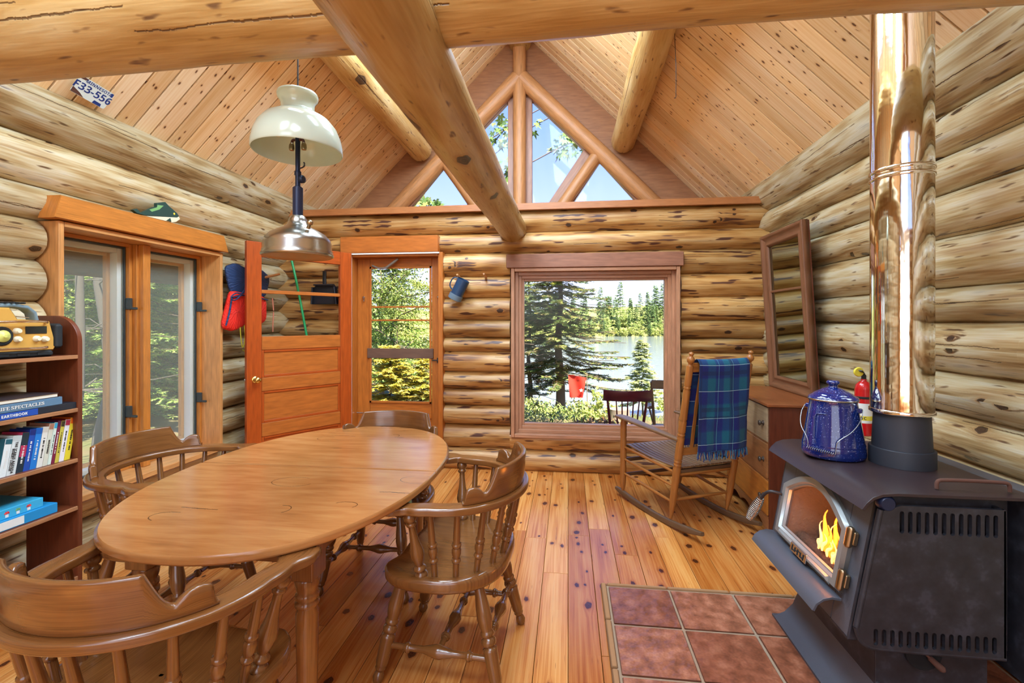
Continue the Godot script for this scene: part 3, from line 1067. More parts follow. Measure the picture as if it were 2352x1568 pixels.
	slab("bottom_rail", M.screen_door, d, Vector3(-1.905, 0.02, za), Vector3(-1.29, 0.16, zb))
	slab("lower_panel", M.screen_door, d, Vector3(-1.905, 0.16, za + 0.01), Vector3(-1.29, 0.44, zb - 0.012))
	for q in [[-1.905, -1.885, 0.585, 1.895], [-1.31, -1.29, 0.585, 1.895]]: slab("stop_bead", M.screen_door, d, Vector3(q[0], q[2], zb), Vector3(q[1], q[3], zb + 0.012), 0.002)
	for q in [[0.585, 0.605], [1.875, 1.895]]: slab("stop_bead", M.screen_door, d, Vector3(-1.905, q[0], zb), Vector3(-1.29, q[1], zb + 0.012), 0.002)
	slab("pane", M.pane, d, Vector3(-1.905, 0.585, -4.356), Vector3(-1.29, 1.895, -4.352), 0.0)
	for y in [1.50, 1.372]: slab("glazing_bar", M.screen_door, d, Vector3(-1.905, y, -4.35), Vector3(-1.29, y + 0.016, -4.335), 0.002)
	slab("push_board", M.old_slat, d, Vector3(-1.925, 1.015, zb), Vector3(-1.27, 1.11, zb + 0.02))
	var k := mb()
	k.spindle(Vector3(-2.02, 0.49, -4.30), Vector3(-1.92, 0.487, -4.30), [[0, 0.006], [1, 0.006]])
	put("closer_rod", k, M.steel, d)
	k = mb()
	k.spindle(Vector3(-1.92, 0.487, -4.30), Vector3(-1.66, 0.48, -4.30), [[0, 0.013], [0.8, 0.013], [0.82, 0.009], [1, 0.009]])
	put("door_closer", k, M.white_paint, d)
	k = mb()
	k.box(Vector3(-1.225, 1.0, -4.325), Vector3(0.02, 0.05, 0.02), 0.004)
	k.box(Vector3(-1.25, 1.0, -4.315), Vector3(0.06, 0.012, 0.012), 0.003)
	put("latch", k, M.iron, d)
	for x in [-1.965, -1.225]:
		k = mb()
		k.spindle(Vector3(x, 1.60, -4.335), Vector3(x, 1.60, -4.315), [[0, 0.012], [0.7, 0.012], [1, 0.006]])
		k.box(Vector3(x + 0.006, 1.58, -4.32), Vector3(0.008, 0.035, 0.008))
		put("turn_button", k, M.steel, d)
	slab("header_board", M.door_panel, d, Vector3(-2.14, 2.01, -4.30), Vector3(-1.19, 2.165, -4.195), 0.006)
	# open panelled door, hinged at the doorway and swung towards the left wall
	var od := structure("door_1", "open orange panelled wooden door with glazed top")
	od.position = Vector3(-2.035, 0.01, -4.20)
	od.rotation.y = atan2(-0.76, -0.51)
	var W := 0.915
	var D := func(called: String, m: Material, a: float, b: float, c: float, e: float, th := 0.02, parent: Node = od): return slab(called, m, parent, Vector3(a, c, -th), Vector3(b, e, th), 0.004)
	D.call("stile", M.door, 0.0, 0.115, 0.0, 2.0)
	D.call("stile", M.door, W - 0.115, W, 0.0, 2.0)
	D.call("top_rail", M.door, 0.115, W - 0.115, 1.88, 2.0)
	D.call("rail", M.door_panel, 0.115, W - 0.115, 1.125, 1.235)
	D.call("rail", M.door_panel, 0.115, W - 0.115, 0.79, 0.90)
	D.call("rail", M.door_panel, 0.115, W - 0.115, 0.42, 0.53)
	D.call("bottom_rail", M.door_panel, 0.115, W - 0.115, 0.0, 0.2)
	D.call("glazing_bar", M.door_panel, 0.115, W - 0.115, 1.585, 1.615, 0.014)
	for q in [[1.235, 1.585], [1.615, 1.88]]: D.call("pane", M.door_glass, 0.115, W - 0.115, q[0], q[1], 0.0025)
	for q in [[0.90, 1.125], [0.53, 0.79], [0.2, 0.42]]:
		D.call("panel", M.door_panel if q[0] > 0.3 else M.door, 0.115, W - 0.115, q[0], q[1], 0.007)
		k = mb()
		for sg in [-1, 1]:
			for e in [[0.115, 0.135, q[0], q[1]], [W - 0.135, W - 0.115, q[0], q[1]], [0.135, W - 0.135, q[0], q[0] + 0.02], [0.135, W - 0.135, q[1] - 0.02, q[1]]]:
				k.box(Vector3((e[0] + e[1]) / 2, (e[2] + e[3]) / 2, sg * 0.0105), Vector3(e[1] - e[0], e[3] - e[2], 0.009), 0.003)
		put("panel_moulding", k, M.door, od)
	for sg in [-1, 1]:
		k = mb(Transform3D(Basis(Vector3.RIGHT, PI / 2 * sg), Vector3(W - 0.065, 0.89, sg * 0.02)))
		k.lathe([[0.026, 0.0], [0.026, 0.004], [0.010, 0.008], [0.010, 0.03], [0.022, 0.04], [0.027, 0.052], [0.022, 0.064], [0.004, 0.068]], 16)
		put("door_knob", k, M.brass, od)
	k = mb()
	k.box(Vector3(W + 0.006, 0.89, 0), Vector3(0.014, 0.02, 0.014), 0.003)
	put("latch_bolt", k, M.steel, od)

# ---------------------------------------------------------------- furniture
const SPIN := [[0, 0.0115], [0.22, 0.012], [0.236, 0.0115], [0.244, 0.016], [0.265, 0.0178], [0.286, 0.016], [0.294, 0.012], [0.31, 0.0125], [0.36, 0.0168], [0.42, 0.0175], [0.452, 0.014], [0.464, 0.0122], [0.472, 0.0165], [0.495, 0.0182], [0.518, 0.0165], [0.526, 0.0125], [0.6, 0.013], [0.8, 0.0115], [1, 0.0105]]
const POST := [[0, 0.014], [0.02, 0.021], [0.055, 0.0255], [0.09, 0.021], [0.105, 0.0145], [0.115, 0.0145], [0.13, 0.021], [0.155, 0.0235], [0.18, 0.02], [0.195, 0.014], [0.21, 0.014], [0.26, 0.02], [0.36, 0.0265], [0.43, 0.0245], [0.55, 0.017], [0.7, 0.0125], [0.79, 0.0125], [0.8, 0.018], [0.82, 0.0195], [0.84, 0.018], [0.85, 0.014], [0.87, 0.02], [0.91, 0.0245], [0.95, 0.022], [0.975, 0.015], [1, 0.0125]]
const LEG := [[0, 0.012], [0.015, 0.017], [0.05, 0.0215], [0.085, 0.018], [0.103, 0.0135], [0.112, 0.0135], [0.12, 0.0185], [0.135, 0.021], [0.15, 0.0185], [0.156, 0.021], [0.18, 0.0235], [0.4, 0.0265], [0.424, 0.0265], [0.43, 0.0195], [0.443, 0.0195], [0.452, 0.0255], [0.475, 0.0282], [0.498, 0.0255], [0.506, 0.02], [0.517, 0.02], [0.524, 0.0242], [0.54, 0.0258], [0.556, 0.0235], [0.566, 0.0205], [0.6, 0.025], [0.66, 0.0285], [0.74, 0.026], [0.88, 0.019], [1, 0.0165]]
const STRE := [[0, 0.0105], [0.17, 0.011], [0.178, 0.0115], [0.184, 0.0155], [0.19, 0.0115], [0.198, 0.0175], [0.213, 0.0192], [0.228, 0.0175], [0.236, 0.011], [0.36, 0.0125], [0.43, 0.019], [0.48, 0.0245], [0.52, 0.0245], [0.57, 0.019], [0.64, 0.0125], [0.764, 0.011], [0.772, 0.0175], [0.787, 0.0192], [0.802, 0.0175], [0.81, 0.0115], [0.816, 0.0155], [0.822, 0.0115], [0.83, 0.011], [1, 0.0105]]

func rail_point(s: float) -> Vector3:
	# the bent arm of the chair: s from -1 (left tip) over 0 (back) to 1 (right tip)
	var a := absf(s)
	var p: Vector3
	if a < 0.6:
		var g := a / 0.6 * PI * 0.5
		p = Vector3(sin(g) * 0.30, 0, 0.005 + cos(g) * 0.265)
	else:
		var f := (a - 0.6) / 0.4
		p = Vector3(0.30 + 0.012 * sin(f * PI), 0, 0.005 - 0.185 * f)
	p.x *= signf(s) if s != 0.0 else 1.0
	return p

func make_chair() -> Node3D:
	var t := thing("captains_chair", "", "chair")
	var m: Material = M.chair_wood
	# dished saddle seat
	var R := []
	for lv in [[0.02, 0.392, 0], [0.93, 0.392, 0], [0.975, 0.396, 0], [0.995, 0.404, 0], [1.0, 0.415, 0], [1.0, 0.430, 0], [0.99, 0.439, 0], [0.97, 0.443, 1], [0.93, 0.444, 1], [0.86, 0.442, 1], [0.72, 0.434, 1], [0.5, 0.428, 1], [0.25, 0.426, 1], [0.02, 0.426, 1]]:
		var r := PackedVector3Array()
		for q in 60:
			var g := TAU * q / 60.0
			var cx := cos(g)
			var cz := sin(g)
			var x := signf(cx) * pow(absf(cx), 0.70 if cz > 0.0 else 0.58) * 0.295
			var z := signf(cz) * pow(absf(cz), 0.8 if cz > 0.0 else 0.62) * 0.238
			if cz < 0: z *= 1.0 - 0.20 * exp(-pow(cx / 0.30, 2)) - 0.10 * exp(-pow((absf(cx) - 0.3) / 0.16, 2))
			else: x *= 1.0 - 0.10 * cz
			var p := Vector3(x * lv[0], lv[1], z * lv[0])
			if lv[2] == 1:
				p.y += 0.010 * exp(-pow(p.x / 0.05, 2)) * smoothstep(0.02, -0.2, p.z) + 0.006 * smoothstep(0.1, 0.23, p.z)
			r.append(p)
		R.append(r)
	var k := mb()
	k.rings(R, false, false, true)
	put("seat", k, m, t)
	# bent arm rail
	var path := []
	for j in 61: path.append(rail_point(-1.0 + j / 30.0) + Vector3(0, 0.701, 0))
	k = mb()
	k.sweep(path, func(f):
		var a := absf(f * 2.0 - 1.0)
		var w := 0.034 + 0.020 * smoothstep(0.76, 0.88, a) - 0.007 * exp(-pow((a - 0.78) / 0.05, 2))
		w *= sqrt(clampf((1.0 - a) / 0.035 + 0.15, 0.0, 1.0))
		return Vector2(w, 0.0148), 20, Vector3.UP, 5.0)
	put("arm_rail", k, m, t)
	# crest on top of it with scrolled ends
	R = []
	for j in 97:
		var s := -1.0 + j / 48.0
		var a := absf(s)
		var h := 0.832 - 0.006 * a
		if a > 0.585: h = 0.748 + 0.080 * (1.0 - sin(PI * 0.5 * clampf((a - 0.585) / 0.165, 0, 1)))
		if a > 0.75: h = 0.748 + 0.026 * pow(sin(PI * clampf((a - 0.75) / 0.27, 0, 1)), 0.7)
		if a > 0.97: h = 0.728
		var p := rail_point(s * 0.435)
		var o := Vector3(p.x, 0, p.z - 0.005).normalized()
		var th := 0.011
		var r := PackedVector3Array()
		for e in [[-1.0, 0.712], [1.0, 0.712], [1.25, 0.722], [1.2, lerpf(0.722, h, 0.6)], [1.0, h - 0.004], [0.4, h], [-0.4, h], [-1.0, h - 0.004], [-0.8, lerpf(0.722, h, 0.6)], [-1.0, 0.722]]:
			r.append(p + o * (th * e[0] + (e[1] - 0.712) * 0.10) + Vector3(0, e[1], 0))
		R.append(r)
	k = mb()
	k.rings(R)
	put("backrest", k, m, t)
	# turned uprights
	for sg in [-1.0, 1.0]:
		k = mb()
		k.spindle(Vector3(sg * 0.25, 0.43, -0.045), rail_point(sg * 0.76) + Vector3(0, 0.694, 0), POST, 14)
		put("arm_post", k, m, t)
	for s in [-0.60, -0.46, -0.32, -0.19, -0.064, 0.064, 0.19, 0.32, 0.46, 0.60]:
		var p := rail_point(s)
		k = mb()
		k.spindle(Vector3(p.x * 0.82, 0.435, p.z * 0.78), p + Vector3(0, 0.697, 0), SPIN, 12)
		put("spindle", k, m, t)
	# legs and stretchers
	var ft := {}
	for sx in [-1.0, 1.0]:
		for sz in [-1.0, 1.0]:
			var top := Vector3(sx * 0.165, 0.41, -0.15 if sz < 0 else 0.14)
			var bot := Vector3(sx * 0.225, 0.0, -0.235 if sz < 0 else 0.24)
			ft[[sx, sz]] = [bot, top]
			k = mb()
			k.spindle(bot, top, LEG, 16)
			put("leg", k, m, t)
	var mid := {}
	for sx in [-1.0, 1.0]:
		var a: Vector3 = ft[[sx, -1.0]][0].lerp(ft[[sx, -1.0]][1], 0.33)
		var b: Vector3 = ft[[sx, 1.0]][0].lerp(ft[[sx, 1.0]][1], 0.33)
		mid[sx] = a.lerp(b, 0.5)
		k = mb()
		k.spindle(a, b, STRE, 12)
		put("stretcher", k, m, t)
	k = mb()
	k.spindle(mid[-1.0], mid[1.0], STRE, 12)
	put("stretcher", k, m, t)
	k = mb()
	k.spindle(ft[[-1.0, 1.0]][0].lerp(ft[[-1.0, 1.0]][1], 0.48), ft[[1.0, 1.0]][0].lerp(ft[[1.0, 1.0]][1], 0.48), STRE, 12)
	put("stretcher", k, m, t)
	return t

func furniture() -> void:
	var chair := make_chair()
	var spots := [
		[Vector3(-0.465, 0, -1.90), 85.5, "spindle-backed captain's chair pulled out beside the table towards the stove"],
		[Vector3(-1.07, 0, -1.12), -3.0, "captain's chair seen from behind at the near end of the table"],
		[Vector3(-1.80, 0, -1.97), -91.0, "captain's chair between the table and the casement windows"],
		[Vector3(-1.01, 0, -2.43), 180.0, "captain's chair tucked under the far end of the table by the doorway"]]
	for s in spots.size():
		var o: Node3D = chair if s == 0 else chair.duplicate()
		if s > 0:
			o.name = numbered("captains_chair")
			add_child(o)
		o.position = spots[s][0]
		o.rotation_degrees.y = spots[s][1]
		tag(o, spots[s][2], "chair", "captain's chairs round the dining table")
	# oval table in two halves
	var t := thing("dining_table", "oval wooden dining table with turned legs and a seam across its top", "table", Vector3(-1.072, 0, -1.885))
	for sg in [-1.0, 1.0]:
		var P := PackedVector2Array()
		for j in 49:
			var g := PI * j / 48.0
			var c := cos(g)
			var s := sin(g)
			P.append(Vector2(signf(c) * pow(absf(c), 0.86) * 0.535, sg * (0.0006 + pow(s, 0.90) * 0.775)))
		var k := mb(Transform3D(Basis(Vector3.RIGHT, PI / 2), Vector3(0, 0.745, 0)))
		k.uvo = Vector2(0.4 if sg > 0 else 0.4, 0.2)
		k.extrude(P, 0.0, 0.028, 0.009, false, 40.0)
		put("tabletop_half", k, M.table_top, t)
	for sx in [-1.0, 1.0]:
		for sz in [-1.0, 1.0]:
			var k := mb(at(Vector3(sx * 0.275, 0, sz * 0.53)))
			k.box(Vector3(0, 0.645, 0), Vector3(0.082, 0.13, 0.082), 0.006)
			k.lathe([[0.014, 0.0], [0.022, 0.01], [0.026, 0.05], [0.032, 0.36], [0.034, 0.47], [0.028, 0.488], [0.036, 0.495], [0.036, 0.505], [0.028, 0.51], [0.035, 0.518], [0.035, 0.53], [0.029, 0.535], [0.034, 0.55], [0.038, 0.575], [0.03, 0.582]], 20)
			put("leg", k, M.leg_wood, t)
	for sx in [-1.0, 1.0]: slab("apron", M.leg_wood, t, Vector3(sx * 0.275 - 0.011, 0.62, -0.49), Vector3(sx * 0.275 + 0.011, 0.708, 0.49))
	for sz in [-1.0, 1.0]: slab("apron", M.leg_wood, t, Vector3(-0.235, 0.62, sz * 0.53 - 0.011), Vector3(0.235, 0.708, sz * 0.53 + 0.011))
	bookcase()
	rocking_chair()
	chest_and_mirror()

func bookcase() -> void:
	var t := thing("bookcase", "dark brown open bookcase with a rounded side panel by the casement window", "bookcase", Vector3(-2.55, 0, -1.55))
	# the shelf faces +x and runs along z
	for z in [-0.50, 0.50]:
		var P := PackedVector2Array([Vector2(-0.148, 0.0), Vector2(0.148, 0.0), Vector2(0.148, 1.265)])
		for j in range(1, 11):
			var g := PI * 0.5 * j / 10.0
			P.append(Vector2(0.148 - 0.13 * (1 - cos(g)), 1.265 + 0.128 * sin(g)))
		P.append(Vector2(-0.148, 1.393))
		var k := mb(at(Vector3(0, 0, z)))
		k.extrude(P, -0.011, 0.011, 0.002, true)
		put("side_panel", k, M.shelf_wood, t)
	for y in [0.10, 0.445, 0.68, 0.928, 1.19]:
		var s := slab("shelf", M.shelf_wood, t, Vector3(-0.146, y - 0.009, -0.489), Vector3(0.140, y + 0.009, 0.489), 0.001)
		slab("shelf_edge", M.shelf_edge, s, Vector3(0.140, y - 0.0095, -0.489), Vector3(0.149, y + 0.0095, 0.489), 0.002)
	slab("toe_board", M.shelf_wood, t, Vector3(0.10, 0.0, -0.489), Vector3(0.12, 0.091, 0.489))
	# paperbacks lean on one another
	var B := [
		[0.026, 0.165, C8(40, 92, 104), C8(220, 226, 222), "teal and white paperback", "", 0],
		[0.034, 0.172, C8(188, 196, 194), C8(206, 212, 208), "thick silver paperback with black title", "THE ICARUS AGENDA", 1],
		[0.026, 0.178, C8(178, 50, 84), C8(34, 50, 58), "black paperback with a pink block on its spine", "", 2],
		[0.024, 0.186, C8(24, 44, 116), C8(30, 74, 160), "dark blue paperback with pale blue title", "", 2],
		[0.026, 0.186, C8(26, 92, 176), C8(30, 118, 196), "bright blue paperback with pale lettering", "", 2],
		[0.024, 0.186, C8(206, 200, 186), C8(222, 218, 206), "plain cream paperback", "", 1],
		[0.020, 0.196, C8(176, 120, 96), C8(208, 206, 186), "pale grey paperback with black vertical title", "WINDWARD", 1],
		[0.014, 0.196, C8(60, 164, 204), C8(210, 224, 208), "thin paperback with a light blue top", "", 1],
		[0.014, 0.202, C8(84, 22, 66), C8(122, 34, 60), "thin plum-coloured paperback", "", 2],
		[0.017, 0.198, C8(64, 54, 34), C8(196, 180, 70), "dark olive paperback with a yellow spine", "", 1],
		[0.022, 0.200, C8(168, 40, 66), C8(228, 222, 222), "white paperback with a red top", "", 1],
		[0.027, 0.205, C8(226, 96, 20), C8(230, 206, 54), "orange and yellow paperback", "", 1]]
	var z := -1.735
	var lean := deg_to_rad(9.5)
	for q in B:
		var th: float = q[0]
		var h: float = q[1]
		var o := thing("paperback_book", q[4] + " leaning on the third bookcase shelf", "book", Vector3(-2.487, 0.689, z), 0.0, "paperbacks on the bookcase")
		o.rotation.x = -lean
		var cov := mat("cover_%d" % int(q[2].to_rgba32()), q[2], 0.45)
		var sp := mat("spine_%d" % int(q[3].to_rgba32()), q[3], 0.45)
		slab("cover", cov, o, Vector3(-0.055, 0, -th), Vector3(0.052, h, -th + 0.0015), 0.0)
		slab("cover", cov, o, Vector3(-0.055, 0, -0.0015), Vector3(0.052, h, 0), 0.0)
		slab("pages", M.pages, o, Vector3(-0.053, 0.001, -th + 0.0015), Vector3(0.052, h - 0.002, -0.0015), 0.0)
		slab("spine", sp, o, Vector3(0.052, 0, -th), Vector3(0.055, h, 0), 0.001)
		var pink: bool = q[4].contains("pink")
		slab("spine_band", cov, o, Vector3(0.0545, h * (0.4 if pink else 0.86), -th + 0.001), Vector3(0.0553 if pink else 0.0556, h * (0.68 if pink else 0.99), -0.001), 0.0)
		if q[5].contains("ICARUS"): text("ROBERT LUDLUM", th * 0.26, M.ink, o, Transform3D(Basis(Vector3(0, -1, 0), Vector3(0, 0, -1), Vector3(1, 0, 0)), Vector3(0.0558, h * 0.4, -th * 0.24)))
		if q[5]: text(q[5], th * (0.30 if q[5].length() > 12 else 0.42), M.ink if q[6] == 1 else M.label_white, o, Transform3D(Basis(Vector3(0, -1, 0), Vector3(0, 0, -1), Vector3(1, 0, 0)), Vector3(0.0558, h * 0.45, -th * 0.5)))
		else:
			var k := mb()
			var ly := h * 0.25
			while ly < h * 0.72:
				var ll := rnd(0.003, 0.006)
				k.box(Vector3(0.0556, ly, -th * 0.5), Vector3(0.0006, ll, th * rnd(0.16, 0.3)))
				ly += ll + (0.0015 if rng.randf() < 0.75 else 0.006)
			put("title_bar", k, M.ink if q[6] == 1 else M.label_white, o)
		z -= th / cos(lean) + 0.0012
	# three large books lying on the second shelf
	var yy := 0.9375
	for q in [[0.030, 0.28, 0.36, C8(34, 38, 46), "dark hardback with a blue jacket band titled EARTHBOOK at the bottom of the lying stack", "EARTHBOOK", C8(30, 74, 160), -2.04],
			[0.036, 0.27, 0.31, C8(92, 124, 148), "blue-grey hardback titled WILDLIFE SPECTACLES in the lying stack", "WILDLIFE SPECTACLES", C8(96, 130, 152), -1.975],
			[0.020, 0.27, 0.32, C8(58, 46, 48), "dark brown picture book with pale page edges on top of the lying stack", "", C8(190, 200, 190), -1.96]]:
		var o := thing("hardback_book", q[4], "book", Vector3(-2.545, yy, q[7]), 0.0, "large books lying on the bookcase")
		var cov := mat("cover_%d" % int(q[3].to_rgba32()), q[3], 0.4)
		var sp := mat("spine_%d" % int(q[6].to_rgba32()), q[6], 0.4)
		slab("cover", cov, o, Vector3(-0.13, 0, 0), Vector3(0.132, 0.003, q[2]), 0.001)
		slab("cover", cov, o, Vector3(-0.13, q[0] - 0.003, 0), Vector3(0.132, q[0], q[2]), 0.001)
		slab("pages", M.pages, o, Vector3(-0.127, 0.003, 0.004), Vector3(0.129, q[0] - 0.003, q[2] - 0.004), 0.0)
		if q[5]:
			slab("spine", cov, o, Vector3(0.1295, 0.0, 0), Vector3(0.134, q[0], q[2]), 0.002)
			if q[5] == "EARTHBOOK": slab("jacket_band", sp, o, Vector3(0.133, 0.001, 0.17), Vector3(0.1352, q[0] - 0.001, q[2] - 0.005), 0.001)
			text(q[5], q[0] * 0.42, M.label_white, o, Transform3D(Basis(Vector3(0, 0, -1), Vector3.UP, Vector3(1, 0, 0)), Vector3(0.1356, q[0] * 0.5, 0.262 if q[5] == "EARTHBOOK" else 0.2)), q[5] != "EARTHBOOK")
		yy += q[0] + 0.0005
	# games on the fourth shelf
	var g := thing("game_box", "flat bright blue game box with a white label on the fourth shelf", "box", Vector3(-2.55, 0.4545, -1.965))
	slab("lid", M.mid_blue_card, g, Vector3(-0.13, 0.0, 0.0), Vector3(0.125, 0.045, 0.52), 0.002)
	slab("label", M.label_white, g, Vector3(0.1245, 0.005, 0.14), Vector3(0.1262, 0.040, 0.5), 0.0)
	var g2 := thing("game_box", "light blue game box with flower pots printed on its side, lying on the brighter box", "box", Vector3(-2.56, 0.5, -1.915))
	slab("lid", M.sky_blue_card, g2, Vector3(-0.12, 0.0, 0.0), Vector3(0.12, 0.042, 0.45), 0.002)
	for j in 4:
		var k := mb()
		k.box(Vector3(0.1205, 0.012, 0.06 + j * 0.042), Vector3(0.001, 0.012, 0.012))
		put("printed_pot", k, M.label_white, g2)
		k = mb()
		for e in 5: k.box(Vector3(0.1206, 0.024 + 0.004 * (e % 2), 0.053 + j * 0.042 + e * 0.0035), Vector3(0.001, 0.007, 0.004))
		put("printed_flower", k, M.vest_red if j % 2 == 0 else M.fish_light, g2)
	var g3 := thing("wooden_box", "small flat wooden box on the light blue game box", "box", Vector3(-2.55, 0.5425, -1.70))
	slab("lid", M.cedar, g3, Vector3(-0.09, 0.0, 0.0), Vector3(0.09, 0.022, 0.18), 0.003)
	radio()

func radio() -> void:
	var t := thing("work_radio", "yellow and black jobsite radio with a carry handle on the top shelf", "radio", Vector3(-2.53, 1.1995, -1.79))
	# front faces +x; local z runs along the shelf
	var k := mb(Transform3D(Basis(Vector3.UP, PI / 2), Vector3(0.0, 0, 0)))
	k.extrude(PackedVector2Array([Vector2(-0.19, 0.025), Vector2(0.175, 0.025), Vector2(0.19, 0.05), Vector2(0.16, 0.165), Vector2(0.03, 0.175), Vector2(0.0, 0.225), Vector2(-0.19, 0.23)]), -0.07, 0.085, 0.008)
	put("body", k, M.radio_yellow, t)
	for z in [0.165, -0.192]:
		k = mb()
		k.box(Vector3(0.0, 0.095, z), Vector3(0.2, 0.12, 0.04), 0.014)
		put("bumper", k, M.black_rubber, t)
	k = mb()
	k.box(Vector3(0.0, 0.0145, 0), Vector3(0.19, 0.029, 0.34), 0.01)
	for j in 4: k.box(Vector3(0.096, 0.016, -0.12 + j * 0.08), Vector3(0.006, 0.018, 0.05), 0.003)
	put("rubber_base", k, M.black_rubber, t)
	k = mb()
	k.sweep([Vector3(0, 0.215, 0.06), Vector3(0, 0.232, 0.02), Vector3(0, 0.238, -0.05), Vector3(0, 0.23, -0.11), Vector3(0, 0.205, -0.14), Vector3(0, 0.165, -0.15)], func(_f): return Vector2(0.03, 0.011), 12, Vector3.UP, 3.0)
	put("handle", k, M.radio_grey, t)
	k = mb()
	for j in 5: k.box(Vector3(0.02, 0.249, 0.0 - j * 0.022), Vector3(0.045, 0.008, 0.009), 0.003)
	put("grip_rib", k, M.black_rubber, t)
	for y in [0.16, 0.045]:
		k = mb()
		k.tube([Vector3(0.085, y, 0.12), Vector3(0.108, y, 0.115), Vector3(0.112, y, 0.10), Vector3(0.112, y + (0.006 if y > 0.1 else -0.004), -0.10), Vector3(0.108, y, -0.13), Vector3(0.085, y, -0.135)], 0.006)
		put("guard_bar", k, M.chrome, t)
	k = mb(Transform3D(Basis(Vector3.BACK, -PI / 2), Vector3(0.085, 0.10, 0.035)))
	k.lathe([[0.042, 0], [0.042, 0.004], [0.036, 0.007]], 20)
	put("dial_ring", k, M.black_rubber, t)
	k = mb(Transform3D(Basis(Vector3.BACK, -PI / 2), Vector3(0.091, 0.10, 0.035)))
	k.lathe([[0.026, 0], [0.026, 0.006], [0.008, 0.012], [0.006, 0.016]], 18)
	put("dial", k, M.radio_dial, t)
	for p in [Vector2(0.122, -0.02), Vector2(0.085, -0.022), Vector2(0.085, -0.098), Vector2(0.082, -0.132), Vector2(0.20, 0.085)]:
		k = mb(Transform3D(Basis(Vector3.BACK, -PI / 2), Vector3(0.085, p.x, p.y)))
		k.lathe([[0.014, 0], [0.013, 0.012], [0.009, 0.014], [0.009, 0.02]], 14)
		put("knob", k, M.fish_cream, t)
	slab("tuner_window", M.glass_black, t, Vector3(0.084, 0.108, -0.142), Vector3(0.088, 0.142, -0.055), 0.001)
	k = mb()
	k.spindle(Vector3(0.05, 0.195, 0.05), Vector3(0.045, 0.182, -0.10), [[0, 0.004], [1, 0.002]], 8)
	put("aerial", k, M.steel, t)

